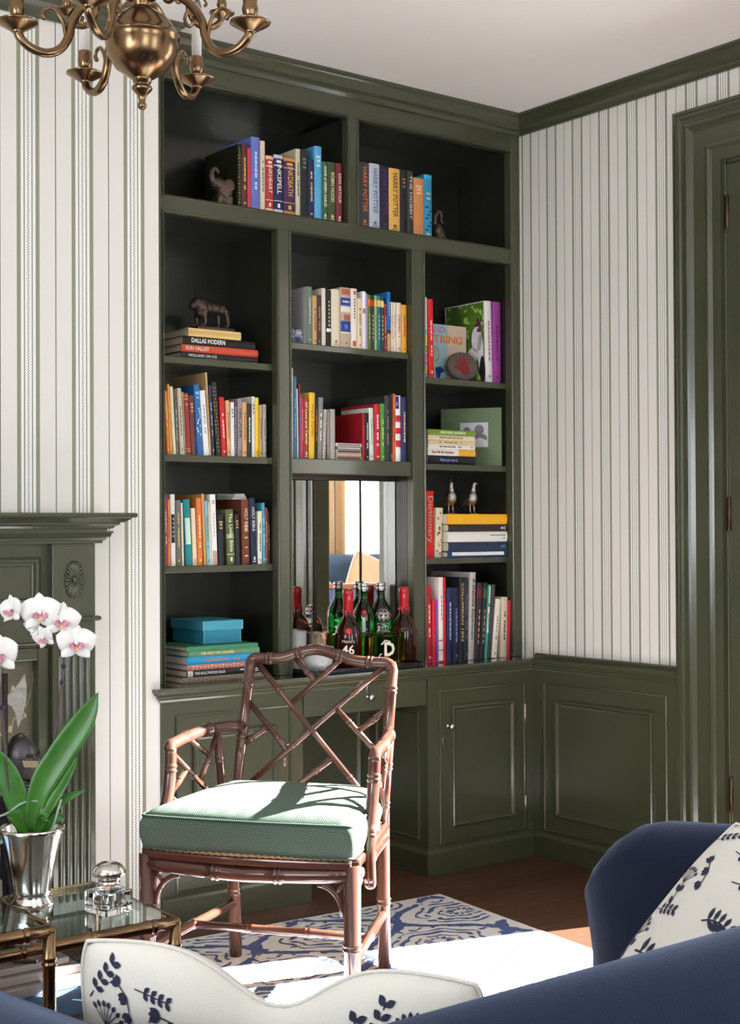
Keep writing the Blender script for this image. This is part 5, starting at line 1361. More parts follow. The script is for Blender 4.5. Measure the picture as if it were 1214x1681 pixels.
MB().tube([(1.572, 3.655, .081), (1.572, 3.655, .86)], .008, 10).build('halberd_pole', mat('dark_rod', (66, 56, 56), .4, .6), kn)
ax_ = MB(); A2, B2 = V((.93, -.37, 0)), ZD
ax_.prism([(.006, .035), (.022, .050), (.040, .072), (.052, .092), (.057, .060), (.056, .020), (.046, -.025), (.034, -.055), (.028, -.020), (.018, .005), (.006, .012)], .004, (1.572, 3.655, .765), (A2, B2, A2.cross(B2)))
ax_.build('axe_head', mat('axe_steel', (168, 166, 158), .45, .8, bump=.3, bscale=60, vary=.2, vscale=40), kn, bevel=.001)

# ------------------------------------------------------------------ nest of brass bamboo tables with glass tops
def glass_table(lab, x0, x1, y0, y1, zt, r, name='glass_table'):
    o = thing(name, lab, 'table', ((x0 + x1) / 2, (y0 + y1) / 2, 0))
    zc = zt - r; z0 = .0002
    for a, b, q in (((x0, y0), (x1, y0), (.28, .5, .72, .92)), ((x0, y1), (x1, y1), (.3, .7)), ((x0, y0), (x0, y1), (.3, .7)), ((x1, y0), (x1, y1), (.3, .7))):
        bamboo([(a[0], a[1], zc), (b[0], b[1], zc)], r, q, 12).build('rail', 'brass', o)
    for x in (x0, x1):
        for y in (y0, y1):
            bamboo([(x, y, z0), (x, y, zc + .2 * r)], r, (.25, .60, .88), 12).build('leg', 'brass', o)
            MB().ell((x, y, zc), r * 1.02, 12, 8).build('corner_joint', 'brass', o)
    MB().box(x0 + r * .3, x1 - r * .3, y0 + r * .3, y1 - r * .3, zt - .006, zt - .0005).build('glass_top', mat('table_glass', (222, 240, 234), 0.0, trans=1.0, ior=1.45), o)
    return o
glass_table('brass bamboo glass table holding the orchid pot and inkwell', .80, 1.476, 2.574, 2.945, .450, .0125)
glass_table('taller brass bamboo glass table at the left edge of the picture', .52, 1.168, 2.512, 2.92, .500, .0125)

# silver pot with orchid
PX, PY, PZ = 1.283, 2.845, .4500
pt = thing('orchid_pot', 'tall silver beaker pot holding the white orchid on the glass table', 'pot', (PX, PY, PZ))
MB().lathe([(.046, .0), (.048, .004), (.047, .010), (.040, .018), (.0385, .026), (.041, .028), (.041, .032), (.0405, .036), (.047, .075), (.056, .115), (.066, .152), (.069, .158), (.0695, .164), (.067, .167), (.0635, .160), (.055, .12), (.0001, .118)], (PX, PY, PZ), 40).build('beaker', 'silver', pt)
oc = thing('orchid', 'white moth orchid with pink lips, strap leaves and arching stems', 'plant', (PX, PY, PZ + .118))
ms = MB(); rr = random.Random(2)
for k in range(60):
    a, q = rr.random() * 6.28, .05 * sqrt(rr.random()); ms.ell((PX + q * cos(a), PY + q * sin(a), PZ + .138 + .012 * rr.random()), (.008 + .006 * rr.random(), .006, .005), 7, 5)
ms.build('bark_chips', mat('bark', (92, 66, 42), .9, vary=.4, vscale=90), oc)['kind'] = 'stuff'
g = NG('orchid_leaf', .32, .5); x, y, z, src = g.xyz('Object'); n = g.noise(src, 20, 4)
g.color(g.mix(n, lin((34, 84, 26)) + (1,), lin((76, 140, 48)) + (1,))); g.b.inputs['Subsurface Weight'].default_value = .0
def leaf(pts, w, fold=.25, face=None, tilt=0.0):
    P = catmull(pts, 6); N = len(P); m = MB(); vs = []; fs = []
    vd = V((PX, PY, 1.2 - 1.25 - .5)) * 0 + V((-.41, -.91, .25))
    for i, p in enumerate(P):
        t = (P[min(i + 1, N - 1)] - P[max(0, i - 1)]).normalized(); s = t.cross(vd).normalized(); nn = s.cross(t)
        s = (s * cos(tilt) + nn * sin(tilt)); nn = s.cross(t)
        f = i / (N - 1); ww = w * (min(1, .45 + 1.6 * f) if f < .4 else 1) * max(.02, 1 - max(0, (f - .5) / .5) ** 2.6)
        for j in range(7):
            q = (j - 3) / 3; vs.append(p + s * (ww * q) + nn * (ww * fold * (abs(q) ** 1.5)))
    for i in range(N - 1):
        for j in range(6): fs.append((i * 7 + j, i * 7 + j + 1, (i + 1) * 7 + j + 1, (i + 1) * 7 + j))
    o = m.add(vs, fs, True).build('leaf', 'orchid_leaf', oc)
    sl = o.modifiers.new('thick', 'SOLIDIFY'); sl.thickness = .0018
    return o
leaf([(1.283, 2.850, .600), (1.300, 2.842, .690), (1.340, 2.824, .765), (1.385, 2.803, .838), (1.413, 2.792, .897)], .0285)
leaf([(1.290, 2.838, .600), (1.312, 2.826, .660), (1.340, 2.812, .712), (1.368, 2.800, .762)], .0170, tilt=.5)
leaf([(1.276, 2.856, .600), (1.258, 2.864, .672), (1.236, 2.874, .735), (1.200, 2.888, .800)], .025)
leaf([(1.300, 2.846, .605), (1.324, 2.833, .646), (1.353, 2.820, .672), (1.388, 2.804, .687)], .0090)
leaf([(1.270, 2.840, .600), (1.240, 2.830, .640), (1.215, 2.82, .652)], .012); leaf([(1.300, 2.835, .600), (1.325, 2.82, .632), (1.345, 2.812, .630)], .011)
leaf([(1.285, 2.83, .600), (1.290, 2.80, .640), (1.285, 2.782, .645)], .012)
rt = mat('aerial_root', (150, 172, 154), .7)
for p in ([(1.222, 2.874, .640), (1.240, 2.866, .648), (1.262, 2.856, .664), (1.285, 2.848, .670), (1.320, 2.834, .665)], [(1.310, 2.81, .60), (1.318, 2.80, .64), (1.330, 2.80, .675)], [(1.222, 2.874, .64), (1.218, 2.868, .60), (1.222, 2.86, .585)]):
    MB().tube(catmull(p, 5), .0026, 7).build('aerial_root', rt, oc)
stm = mat('orchid_stem', (82, 66, 70), .5)
def stem(pts, r): return MB().tube(catmull(pts, 5), r, 8).build('stem', stm, oc)
stem([(1.292, 2.846, .590), (1.312, 2.838, .660), (1.332, 2.829, .817), (1.344, 2.824, .921), (1.348, 2.822, .967), (1.339, 2.826, .997), (1.330, 2.830, 1.019), (1.313, 2.838, 1.039), (1.290, 2.848, 1.053), (1.261, 2.861, 1.059), (1.226, 2.877, 1.048)], .0028)
stem([(1.310, 2.830, .590), (1.327, 2.831, .660), (1.336, 2.828, .777), (1.339, 2.826, .882), (1.343, 2.824, .925)], .0024)
stem([(1.265, 2.86, .590), (1.246, 2.868, .660), (1.235, 2.873, .782), (1.228, 2.876, .886), (1.222, 2.879, .960)], .0030)
for p in ((1.344, 2.824, .921), (1.347, 2.822, .955), (1.230, 2.875, .872)):
    MB().ell(p, (.0065, .006, .006), 8, 6).build('stem_clip', mat('dark_clip', (40, 30, 44), .4), oc)
mat('petal', (246, 243, 240), .5, spec=.3); mat('petal_lip', (214, 140, 166), .5); mat('petal_throat', (230, 186, 150), .5)
def flower(c, n, s=1.0, roll=0.0):
    c = V(c); n = V(n).normalized(); u = V((0, 0, 1)).cross(n).normalized(); v = n.cross(u)
    u, v = u * cos(roll) + v * sin(roll), v * cos(roll) - u * sin(roll)
    f = MB().ell(c, .004 * s, 8, 6).build('flower', 'petal', oc)
    def pet(ang, L, W, lift, m_, name='petal', cup=.25, start=.003):
        d = u * sin(ang) + v * cos(ang); w = u * cos(ang) - v * sin(ang)
        def fn(a, b):
            q = 2 * b - 1; prof = sin(pi * min(1, (a * .96 + .04)) ** .72) ** .75
            return c + d * (start + L * a) * s + w * (W * q * prof * s) + n * ((lift * sin(a * 2.4) - cup * W * q * q * prof) * s)
        o = MB().grid(fn, 9, 7).build(name, m_, f)
        so = o.modifiers.new('t', 'SOLIDIFY'); so.thickness = .0008
    for a in (0, 2.35, -2.35): pet(a, .031, .0125, .002, 'petal', 'sepal')
    for a in (1.25, -1.25): pet(a, .034, .0215, .006, 'petal')
    for a in (2.2, -2.2): pet(a, .012, .0055, .012, 'petal_lip', 'lip_lobe', -.5)
    pet(pi, .013, .006, .010, 'petal_throat', 'lip', -.4)
    MB().ell(c + n * .006 * s, (.0035 * s, .0035 * s, .004 * s), 8, 6).build('column', 'petal', f)
    return f
CV = (-.41, -.91, .06)
flower((1.299, 2.836, 1.072), CV, 1.28, .05); flower((1.339, 2.818, 1.054), (-.25, -.95, .05), 1.2, -.15); flower((1.368, 2.806, 1.005), (-.3, -.93, .1), 1.26, -.05)
flower((1.247, 2.866, 1.078), (-.95, -.3, .1), 1.0, .2); flower((1.222, 2.872, .985), (-.75, -.6, .0), 1.4, .1)
flower((1.308, 2.836, 1.018), (-.85, -.45, -.25), .8, .3); flower((1.296, 2.850, 1.040), (-.3, .8, -.5), .8, .1)

# glass inkwell
iw = thing('inkwell', 'square cut glass inkwell with a domed silver lid on the glass table', 'inkwell', (1.387, 2.694, .4500))
x, y, zb = 1.387, 2.694, .4501
rc = Matrix.Rotation(radians(12), 3, 'Z')
XA, YA = rc @ V((1, 0, 0)), rc @ V((0, 1, 0))
MB().prism(rrect(-.036, .036, -.036, .036, .004), .046, (x, y, zb), (XA, YA, ZD)).build('block', 'clear_glass', iw, bevel=.003)
MB().lathe([(.0235, .012), (.0250, .016), (.0255, .050), (.022, .056), (.0215, .057), (.0001, .057)], (x, y, zb), 14, (XA, YA, ZD)).build('well', mat('well_glass', (244, 246, 246), 0.0, trans=1.0, ior=1.25), iw)
MB().lathe([(.0215, .0572), (.0235, .0575), (.0235, .062), (.0215, .063), (.0215, .067), (.0240, .068), (.0240, .072), (.0210, .0735), (.0205, .074), (.0300, .0745), (.0345, .078), (.0350, .083), (.0320, .091), (.0250, .098), (.0160, .1025), (.007, .104), (.0001, .1043)], (x, y, zb), 28).build('lid', 'silver', iw)
# ------------------------------------------------------------------ patterned area rug
RA = radians(-4.5)
RU, RV = V((cos(RA), sin(RA), 0)), V((-sin(RA), cos(RA), 0))
RC = V((3.145, 3.690, 0)) - RU * .625 - RV * .975
rg = thing('area_rug', 'white rug with navy scrolling medallion pattern under the armchair', 'rug', tuple(RC))
g = NG('rug_white', .95, .1); x, y, z, src = g.xyz('World'); n = g.noise(src, 320, 2)
g.color(g.mix(n, lin((206, 204, 200)) + (1,), lin((238, 237, 234)) + (1,))); g.bump(n, .5, .002)
MB().prism([(-.625, -.975), (.625, -.975), (.625, .975), (-.625, .975)], .0042, tuple(RC + V((0, 0, .0002))), (RU, RV, ZD)).build('ground', 'rug_white', rg, bevel=.0015)
def rug_pattern():
    m = MB(); rn = random.Random(11)
    zz_ = [.0047]
    def P(a, b): return RC + RU * a + RV * b + V((0, 0, zz_[0]))
    def strip(pts, w):
        pts = [p for p in pts if abs(p[0]) < .612 and abs(p[1]) < .962]
        if len(pts) < 2: return
        vs = []; fs = []; zz_[0] = .0047 + .0009 * rn.random()
        for i, p in enumerate(pts):
            a = pts[max(0, i - 1)]; b = pts[min(len(pts) - 1, i + 1)]; dx, dy = b[0] - a[0], b[1] - a[1]; L = math.hypot(dx, dy) or 1
            ww = w * (.35 + 1.1 * rn.random()); vs += [P(p[0] - dy / L * ww, p[1] + dx / L * ww), P(p[0] + dy / L * ww, p[1] - dx / L * ww)]
        for i in range(len(pts) - 1):
            if rn.random() < .9: fs.append((2 * i, 2 * i + 1, 2 * i + 3, 2 * i + 2))
        m.add(vs, fs)
    PX_, PY_ = .50, .46
    for i in range(-2, 3):
        for j in range(-5, 6):
            cx, cy = i * PX_ + (PX_ / 2 if j % 2 else 0) + .05, j * PY_ / 2 + .30
            for s in (-1, 1):      # ogee outline
                strip([(cx + s * (.25 * (.5 + .5 * cos(pi * t)) + .012 * sin(9 * t)), cy + (t - 0) * PY_ / 2) for t in [k / 16 for k in range(17)]], .011)
                strip([(cx + s * (.25 * (.5 + .5 * cos(pi * t)) + .012 * sin(9 * t)), cy - (t - 0) * PY_ / 2) for t in [k / 16 for k in range(17)]], .011)
            for rx, ry, w in ((.150, .110, .0055), (.118, .082, .007), (.075, .050, .005)):
                strip([(cx + rx * (1 + .08 * sin(7 * a)) * cos(a), cy + ry * (1 + .08 * sin(7 * a + 1)) * sin(a)) for a in [2 * pi * k / 40 for k in range(41)]], w)
            for k in range(12):
                a = 2 * pi * k / 12 + .2; strip([(cx + q * 1.35 * cos(a), cy + q * sin(a)) for q in (.018, .028, .038)], .0055)
                strip([(cx + (q + .012 * k % 2) * 1.4 * cos(a + .15 * q), cy + q * sin(a + .15 * q)) for q in (.125, .137, .148)], .006)
    o = m.build('woven_pattern', mat('rug_navy', (80, 96, 140), .95, vary=.35, vscale=160), rg, norm=False); o['kind'] = 'stuff'
rug_pattern()

# ------------------------------------------------------------------ navy sofa seen over its back
mat('navy_velvet', (22, 31, 54), .8, spec=.2, sheen=.35, bump=.15, bscale=350, vary=.12, vscale=12)
so = thing('sofa', 'navy velvet sofa with sloping arms, seen from behind across its back', 'sofa', (1.56, 1.55, 0))
def padded_bar(name, sect, stations):
    """sect(k) -> list of (a, z) outline; stations = list of (frame function, k)"""
    m = MB(); rows = []
    for fr, k in stations: rows.append([fr(a, z) for a, z in sect(k)])
    n = len(rows[0]); vs = [p for r in rows for p in r]; fs = []
    for i in range(len(rows) - 1):
        for j in range(n): fs.append((i * n + j, i * n + (j + 1) % n, (i + 1) * n + (j + 1) % n, (i + 1) * n + j))
    fs.append(tuple(range(n))); fs.append(tuple((len(rows) - 1) * n + j for j in range(n)))
    return m.add(vs, fs, True).build(name, 'navy_velvet', so)
def arm_sect(x0, x1, zt, shrink=0.0, flare=.02):
    xm, hw = (x0 + x1) / 2, (x1 - x0) / 2 - shrink; zt -= shrink
    out = [(xm - hw * .86, .10 + shrink), (xm - hw * .88, zt - .16)]
    for k in range(13):
        a = pi - pi * k / 12; out.append((xm + (hw + flare * (abs(cos(a)))) * cos(a), zt - hw * .9 + hw * .9 * sin(a)))
    out += [(xm + hw * .88, zt - .16), (xm + hw * .86, .10 + shrink)]
    return out
def sofa_arm(x0, x1, zf):
    st = []
    for Y_, sh in [(.98, 0)] + [(1.0 + .1 * k, 0) for k in range(11)] + [(2.06, 0), (2.11, .004), (2.15, .014), (2.18, .03), (2.195, .05)]:
        st.append((lambda a, z, Y_=Y_: V((a, Y_, z)), (Y_, sh)))
    return padded_bar('arm', lambda k: arm_sect(x0, x1, zf(k[0]) - (0 if k[0] < 2.0 else .10 * ((k[0] - 2.0) / .195) ** 2), k[1]), st)
sofa_arm(2.262, 2.415, lambda y: .643 - .115 * (y - 1.854))
sofa_arm(.700, .855, lambda y: .646 - .108 * (y - 1.52))
def back_sect(sh):
    out = [(.935 + sh, .10), (.93 + sh, .70 - sh)]
    for k in range(13):
        a = pi - pi * k / 12; out.append((1.0 + (.072 - sh) * cos(a), .732 - sh + (.068 - sh * .5) * sin(a)))
    return out + [(1.07 - sh, .70 - sh), (1.065 - sh, .10)]
padded_bar('back', lambda s: back_sect(s), [(lambda a, z, X_=X_: V((X_, a, z)), sh) for X_, sh in ((.690, .05), (.70, .025), (.715, .01), (.74, 0), (1.2, 0), (1.6, 0), (2.0, 0), (2.38, 0), (2.405, .01), (2.42, .025), (2.43, .05))])
MB().box(.83, 2.29, 1.05, 2.06, .10, .22).build('seat_base', 'navy_velvet', so, bevel=.02, seg=3)
for x0, x1 in ((.862, 1.552), (1.560, 2.256)): MB().box(x0, x1, 1.075, 2.06, .2202, .300).build('seat_cushion', 'navy_velvet', so, bevel=.03, seg=4)
for x in (.76, 2.36):
    for y in (1.02, 2.08): MB().lathe([(.014, 0), (.02, .02), (.026, .105)], (x, y, .006 if x > 2 and y > 2 else .0003), 12).build('foot', mat('dark_walnut', (54, 36, 28), .4), so)

# ------------------------------------------------------------------ embroidered pillows
mat('pillow_linen', (226, 222, 214), .9, spec=.15, bump=.25, bscale=500)
mat('embroidery', (44, 46, 72), .8, bump=.4, bscale=600)
class Pillow:
    def __init__(s, name, lab, c, a, b, W, H, T, chop=0.0, seed=1):
        s.c, s.a = V(c), V(a).normalized(); s.b = (V(b) - s.a * V(b).dot(s.a)).normalized(); s.n = s.a.cross(s.b)
        s.W, s.H, s.T, s.chop = W, H, T, chop
        s.o = thing(name, lab, 'pillow', tuple(s.c - s.b * H * .5)); N = 28
        m = MB()
        for sg in (1, -1): m.grid(lambda u, v, sg=sg: s.S(2 * u - 1, 2 * v - 1, sg), N, N)
        me = m.mesh('cushion_pad', s.o.location); import bmesh
        bm = bmesh.new(); bm.from_mesh(me); bmesh.ops.remove_doubles(bm, verts=bm.verts, dist=.0004); bmesh.ops.recalc_face_normals(bm, faces=bm.faces); bm.to_mesh(me); bm.free()
        link('pad', me, 'pillow_linen', s.o)
        edge = [s.S(-1 + 2 * k / 40, 1, 1) for k in range(41)] + [s.S(1, 1 - 2 * k / 40, 1) for k in range(1, 41)] + [s.S(1 - 2 * k / 40, -1, 1) for k in range(1, 41)] + [s.S(-1, -1 + 2 * k / 40, 1) for k in range(1, 40)]
        MB().tube(edge, .0032, 6, closed=True).build('piping', 'pillow_linen', s.o)
        s.m = MB(); s.rn = random.Random(seed)
    def S(s, u, v, sg, lift=0.0):
        th = s.T * (max(0, 1 - abs(u) ** 2.6) * max(0, 1 - abs(v) ** 2.6)) ** .62
        k_ = 1 - .085 * (u * u * v * v) ** 1.5; pu = u * k_ * (1 - .03 * (1 - v * v)); pv = v * k_ * (1 - .03 * (1 - u * u))
        d = s.chop * math.exp(-(u / .30) ** 2) * max(0, (v + 1) / 2) ** 1.5
        wr = .004 * sin(7 * u + 3 * v) * (1 - abs(u)) * (1 - abs(v))
        return s.c + s.a * (pu * s.W / 2) + s.b * (pv * s.H / 2 - d) + s.n * (sg * (th * (1 - .5 * d / .08 if s.chop else 1) + wr + lift))
    def poly(s, pts, sg):
        pts = [(min(.97, max(-.97, x / (s.W / 2))), min(.97, max(-.97, y / (s.H / 2)))) for x, y in pts]
        k = len(s.m.v); s.m.v += [tuple(s.S(u, v, sg, .0022)) for u, v in pts]; s.m.f.append(tuple(range(k, k + len(pts)))); s.m.sm.append(False)
    def leafm(s, x, y, ang, L, w, sg):
        dx, dy = sin(ang), cos(ang)
        pts = [(x + dx * L * t + dy * w * sin(pi * t) * q, y + dy * L * t - dx * w * sin(pi * t) * q) for q, ts in ((1, (0, .2, .45, .7, .9, 1)), (-1, (.9, .7, .45, .2))) for t in ts]
        s.poly(pts, sg)
    def line(s, pts, w, sg):
        for (x0, y0), (x1, y1) in zip(pts, pts[1:]):
            L = math.hypot(x1 - x0, y1 - y0) or 1; nx, ny = -(y1 - y0) / L * w, (x1 - x0) / L * w
            s.poly([(x0 + nx, y0 + ny), (x1 + nx, y1 + ny), (x1 - nx, y1 - ny), (x0 - nx, y0 - ny)], sg)
    def umbel(s, x, y, ang, k, sg):
        d = lambda t, a: (x + sin(ang + a) * t * k, y + cos(ang + a) * t * k)
        s.line([d(-.05, 0), d(-.02, 0), d(.012, 0)], .0013 * k, sg)
        for a in (-1.0, -.68, -.36, -.08, .22, .52, .85):
            q = d(.012, 0); e = (q[0] + sin(ang + a) * .026 * k, q[1] + cos(ang + a) * .026 * k); s.line([q, e], .0008 * k, sg); s.leafm(e[0], e[1], ang + a, .011 * k, .0032 * k, sg)
        for a, t in ((-.7, -.008), (.7, -.008), (-.5, -.035)): p = d(t, 0); s.leafm(p[0], p[1], ang + a, .020 * k, .006 * k, sg)
    def bells(s, x, y, ang, k, sg):
        P_ = [(x + sin(ang + .35 * t) * .022 * t * k, y + cos(ang + .35 * t) * .022 * t * k) for t in range(4)]
        s.line(P_, .0012 * k, sg)
        for p, a in ((P_[-1], ang + 2.4), (P_[2], ang + 3.0), (P_[1], ang - 2.2)):
            for q in (-.45, 0, .45): s.leafm(p[0], p[1], a + q, .020 * k, .0065 * k, sg)
    def fern(s, x, y, ang, k, sg, n=9):
        P_ = [(x + sin(ang + .10 * t) * .015 * t * k, y + cos(ang + .10 * t) * .015 * t * k) for t in range(n + 1)]
        s.line(P_, .0018 * k, sg)
        for i, p in enumerate(P_[1:]):
            L = (.034 - .0022 * i) * k
            s.leafm(p[0], p[1], ang + 1.0 + .1 * i, L, .0058 * k, sg); s.leafm(p[0], p[1], ang - 1.0 + .1 * i, L * .8, .005 * k, sg)
    def sprig(s, x, y, ang, k, sg):
        s.line([(x, y), (x + sin(ang) * .07 * k, y + cos(ang) * .07 * k)], .0011 * k, sg)
        for t in (.02, .035, .05, .065):
            for q in (-.9, .9): s.leafm(x + sin(ang) * t * k, y + cos(ang) * t * k, ang + q, .015 * k, .0045 * k, sg)
    def done(s):
        o = s.m.build('embroidery', 'embroidery', s.o, norm=False); o['kind'] = 'stuff'; return o
# pillow across the corner between the left arm and the back
A1, A2_ = V((.925, 1.885, .698)), V((1.272, 1.412, .682))
p1 = Pillow('throw_pillow', 'white pillow with navy embroidered flowers, its top chopped in, in the left sofa corner', (A1 + A2_) / 2 + V((.16 * .78, .16 * .63, -.17)) * .3 + V((0, 0, -.155)), A2_ - A1, (-.26 * .78, -.26 * .63, .95), .625, .37, .078, .080, 5)
for sg in (1, -1):
    for f, x, y, a, k in (('umbel', -.255, .055, .25, 1.05), ('umbel', -.185, -.005, .9, 1.1), ('bells', -.175, .095, .7, 1.0), ('sprig', -.285, .10, .6, 1.1), ('bells', -.115, .045, 1.6, .9), ('sprig', -.20, .135, 1.7, .8), ('sprig', -.07, .04, 1.2, 1.0),
                          ('fern', -.02, -.04, .9, .8), ('sprig', .05, .04, .9, 1.1), ('sprig', .10, .065, .4, 1.2), ('sprig', .15, .085, .3, 1.1), ('umbel', .215, .10, -.3, 1.0), ('fern', .20, -.03, 1.2, .8), ('bells', .26, .06, .4, 1.0), ('sprig', .06, -.04, 1.9, 1.0), ('fern', -.08, -.12, .7, .9), ('bells', .02, .02, .5, .9), ('bells', .075, .10, 1.9, .8), ('bells', .125, .12, 2.0, .8), ('umbel', .165, .03, .2, .9), ('sprig', .245, .125, 1.8, .9), ('bells', -.245, .135, 1.3, .8), ('sprig', -.135, .10, 1.5, .8), ('bells', -.06, .085, 2.0, .7), ('sprig', .02, .075, 1.6, .8)):
        getattr(p1, f)(x, y, a, k, sg)
p1.done()
# pillow leaning on the right arm
tc_, bb = V((2.222, 1.730, .690)), V((.463, -.42, .78)).normalized(); aa = V((-.3, -.9, -.3)).normalized()
p2_ = Pillow('throw_pillow', 'white pillow with navy embroidered ferns leaning on the right sofa arm', tc_ + aa * .215 - bb * .205, aa, bb, .45, .43, .075, 0.0, 9)
for sg in (1, -1):
    for f, x, y, a, k in (('sprig', -.205, .155, .9, .9), ('bells', -.165, .115, 1.2, .9), ('sprig', -.12, .165, 1.5, 1.0), ('umbel', -.165, .04, -.3, 1.05), ('sprig', -.19, -.02, 1.2, 1.0), ('fern', -.155, -.105, 1.15, 1.35), ('umbel', -.20, -.10, .1, 1.3), ('fern', -.05, .03, .8, 1.0), ('sprig', -.06, .12, 1.2, 1.1), ('bells', .05, .10, .4, 1.0), ('fern', .02, -.12, .9, 1.1), ('umbel', .14, .05, .3, 1.1), ('sprig', .12, -.1, 1.0, 1.1)):
        getattr(p2_, f)(x, y, a, k, sg)
p2_.done()
# ------------------------------------------------------------------ brass chandelier
CX, CY, CZ = 1.601, 2.933, 2.383
cd_ = thing('chandelier', 'antique brass chandelier with ball body, scrolled arms and white candle sleeves', 'chandelier', (CX, CY, CZ))
mat('antique_brass', (134, 108, 80), .24, 1.0, vary=.22, vscale=22); mat('candle', (236, 234, 226), .45)
AB = 'antique_brass'
MB().lathe([(.012, -.089), (.020, -.086), (.024, -.084), (.042, -.0725), (.062, -.058), (.078, -.034), (.0850, -.004), (.0855, .010), (.0885, .012), (.0885, .016), (.0850, .018), (.0800, .030), (.066, .053), (.044, .071), (.022, .082), (.0205, .086), (.026, .090), (.026, .096), (.016, .102), (.013, .12), (.020, .14), (.024, .17), (.016, .20), (.011, .22), (.016, .25), (.011, .28), (.009, .34), (.009, .405), (.05, .415), (.058, .43), (.058, ZC - CZ)], (CX, CY, CZ), 40).build('body', AB, cd_)
MB().lathe([(.0001, -.155), (.007, -.154), (.0105, -.149), (.0105, -.143), (.0075, -.137), (.0085, -.130), (.013, -.120), (.021, -.112), (.0245, -.107), (.023, -.102), (.016, -.099), (.016, -.096), (.021, -.093), (.0225, -.086), (.026, -.080)], (CX, CY, CZ), 28).build('finial', AB, cd_)
LAT, DEP = V((cos(radians(37.7)), -sin(radians(37.7)), 0)), V((sin(radians(37.7)), cos(radians(37.7)), 0))
def chand_arm(deg, zo, k):
    a = radians(deg); d = LAT * cos(a) + DEP * sin(a); s = d.cross(ZD); c0 = V((CX, CY, CZ + zo))
    def p(r, z, t=0): return c0 + d * (r * k) + V((0, 0, z * k)) + s * t
    m = MB().tube(catmull([p(.02, .112), (p(.070, .118)), p(.130, .083), p(.164, .036), p(.172, .002), p(.190, -.030), p(.222, -.046), (p(.258, -.040)), p(.283, -.020), p(.290, -.002)], 5), [.0088 * k + .0015] * 46, 10)
    arm = m.build('arm', AB, cd_)
    MB().tube(catmull([p(.170, .010), p(.178, -.006), p(.186, .030), p(.204, .054), p(.224, .055), p(.233, .040), p(.226, .030)], 4), [.0045 * k] * 20 + [.0055 * k] * 5, 8).build('scroll', AB, arm)
    MB().tube(catmull([p(.135, .080), p(.118, .050), p(.128, .030), p(.142, .036), p(.140, .050)], 4), .0042 * k, 8).build('scroll', AB, arm)
    pan = MB(); c = p(.290, 0); n = 32; vs = []; fs = []
    for r, z in ((.006, -.010), (.016, -.006), (.030, .002), (.042, .010), (.0455, .013), (.0445, .0145), (.030, .006), (.012, .003)):
        for i in range(n):
            th = 2 * pi * i / n; rr = r * k * (1 + (.045 * abs(cos(4 * th)) if r > .038 else 0)); vs.append(c + V((rr * cos(th), rr * sin(th), z * k)))
    for i in range(7):
        for j in range(n): fs.append((i * n + j, i * n + (j + 1) % n, (i + 1) * n + (j + 1) % n, (i + 1) * n + j))
    pan.add(vs, fs, True); pan.build('drip_pan', AB, arm)
    MB().lathe([(.0001, -.018 * k), (.006 * k, -.017 * k), (.008 * k, -.012 * k), (.014 * k, -.008 * k), (.010 * k, .004 * k), (.006 * k, .012 * k), (.0065 * k, .017 * k), (.012 * k, .024 * k), (.0175 * k, .036 * k), (.0185 * k, .046 * k), (.0155 * k, .058 * k), (.0165 * k, .062 * k), (.0165 * k, .068 * k), (.011 * k, .069 * k)], c, 20).build('candle_cup', AB, arm)
    MB().lathe([(.0125 * k, .066 * k), (.0125 * k, .165 * k), (.009 * k, .167 * k)], c, 16).build('candle_sleeve', 'candle', arm)
    MB().lathe([(.006 * k, .167 * k), (.0115 * k, .178 * k), (.0135 * k, .192 * k), (.010 * k, .212 * k), (.004 * k, .232 * k), (.0008, .240 * k)], c, 14).build('bulb', mat('bulb_glass', (236, 240, 244), .02, trans=.9, ior=1.2), arm)
for deg in (71, 128, 207, 256, 335): chand_arm(deg, -.010, 1.0)
for deg in (20, 98, 165, 304): chand_arm(deg, .085, .66)

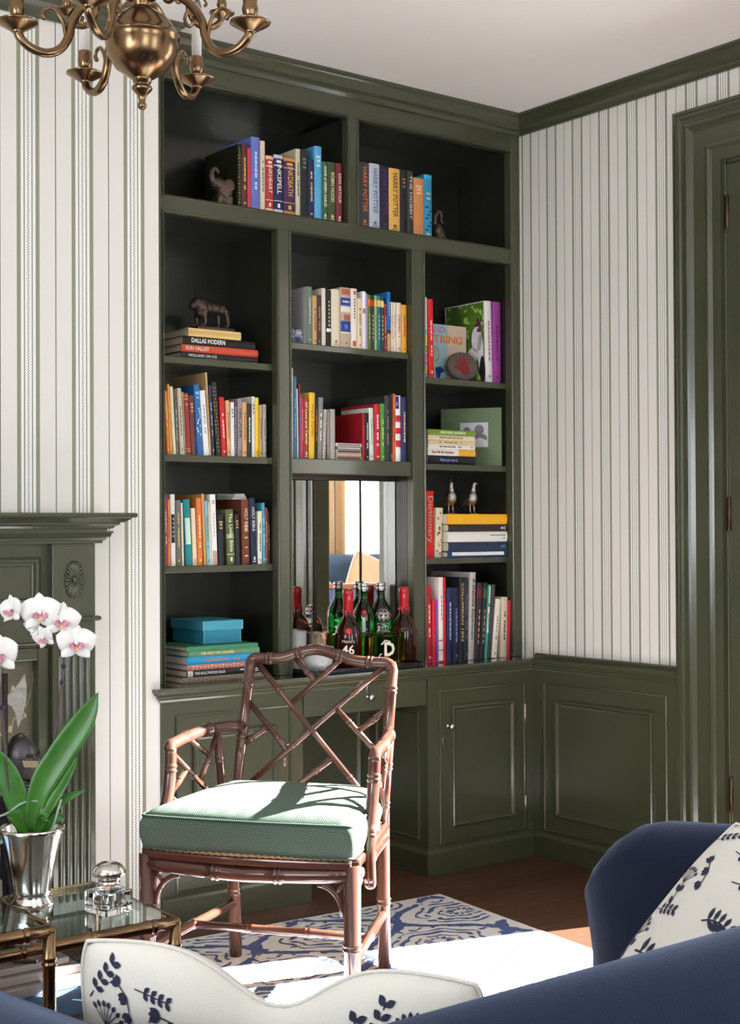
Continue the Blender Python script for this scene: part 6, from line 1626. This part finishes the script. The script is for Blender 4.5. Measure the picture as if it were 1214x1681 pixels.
# ------------------------------------------------------------------ room beyond the doorway (seen in the niche mirror)
g = NG('curtain_stripe', .9, .1); x, y, z, src = g.xyz('World')
f_ = g.f('FRACT', g.f('DIVIDE', x, .105))
c = g.mix(g.within(f_, .30, .42), lin((150, 124, 94)) + (1,), lin((186, 178, 168)) + (1,)); g.color(g.mix(g.within(f_, .48, .56), c, lin((90, 72, 58)) + (1,)))
cu = thing('curtain', 'tan striped curtain beside the window, seen only in the niche mirror', 'curtain', (4.95, -.1, 0))
MB().grid(lambda u, v: V((4.62 + .54 * u, -.085 + .028 * sin(u * 34) * (.8 + .2 * v), .02 + 2.62 * v)), 90, 6).build('drape', 'curtain_stripe', cu).modifiers.new('t', 'SOLIDIFY').thickness = .004
MB().tube([(4.4, -.085, 2.66), (5.65, -.085, 2.66)], .014, 10).build('rod', AB, cu)
mat('blue_linen', (44, 62, 82), .85)
s2 = thing('settee', 'slate blue high-backed settee under the window, seen only in the niche mirror', 'sofa', (4.9, .5, 0))
MB().box(4.40, 5.42, .12, .30, .18, 1.075).build('back', 'blue_linen', s2, bevel=.06, seg=4); MB().box(4.40, 5.42, .305, .86, .18, .46).build('seat', 'blue_linen', s2, bevel=.05, seg=4)
for x0 in (4.26, 5.425): MB().box(x0, x0 + .135, .12, .86, .0005, .72).build('arm', 'blue_linen', s2, bevel=.05, seg=4)
mat('tan_linen', (146, 124, 98), .9, vary=.15, vscale=60)
def plain_pillow(lab, c, a, b, W, H, T, m_):
    p = Pillow('settee_pillow', lab, c, a, b, W, H, T); [ch_ for ch_ in p.o.children if ch_.name.startswith('pad')][0].data.materials[0] = MATS[m_]
    return p
plain_pillow('tan pillow tilted on the settee, left one in the mirror', (4.58, .40, .84), (.9, 0, .42), (-.4, -.25, .88), .46, .42, .07, 'tan_linen')
plain_pillow('tan pillow tilted on the settee, right one in the mirror', (5.13, .42, .84), (.9, 0, -.42), (.4, -.25, .88), .46, .42, .07, 'tan_linen')
pz = plain_pillow('small cream pillow on the settee seen in the mirror', (4.58, .60, .70), (.95, 0, .2), (-.2, -.3, .93), .34, .30, .05, 'pillow_linen')
for f, x, y, a, k in (('umbel', 0, .02, .2, 1.0), ('sprig', -.06, -.05, .5, 1.0)): getattr(pz, f)(x, y, a, k, 1); getattr(pz, f)(x, y, a, k, -1)
pz.done()
b2 = thing('upholstered_bench', 'navy bench back with brown wooden rail before the settee, in the mirror', 'bench', (4.45, 1.3, 0))
MB().box(4.02, 4.90, 1.25, 1.30, .12, .895).build('back', mat('bench_navy', (36, 52, 88), .8), b2, bevel=.01); MB().box(4.01, 4.91, 1.245, 1.305, .8955, .925).build('top_rail', mat('mahogany', (104, 62, 44), .3), b2, bevel=.006)
for x0 in (4.03, 4.85): MB().box(x0, x0 + .04, 1.255, 1.295, .0005, .125).build('leg', 'mahogany', b2)
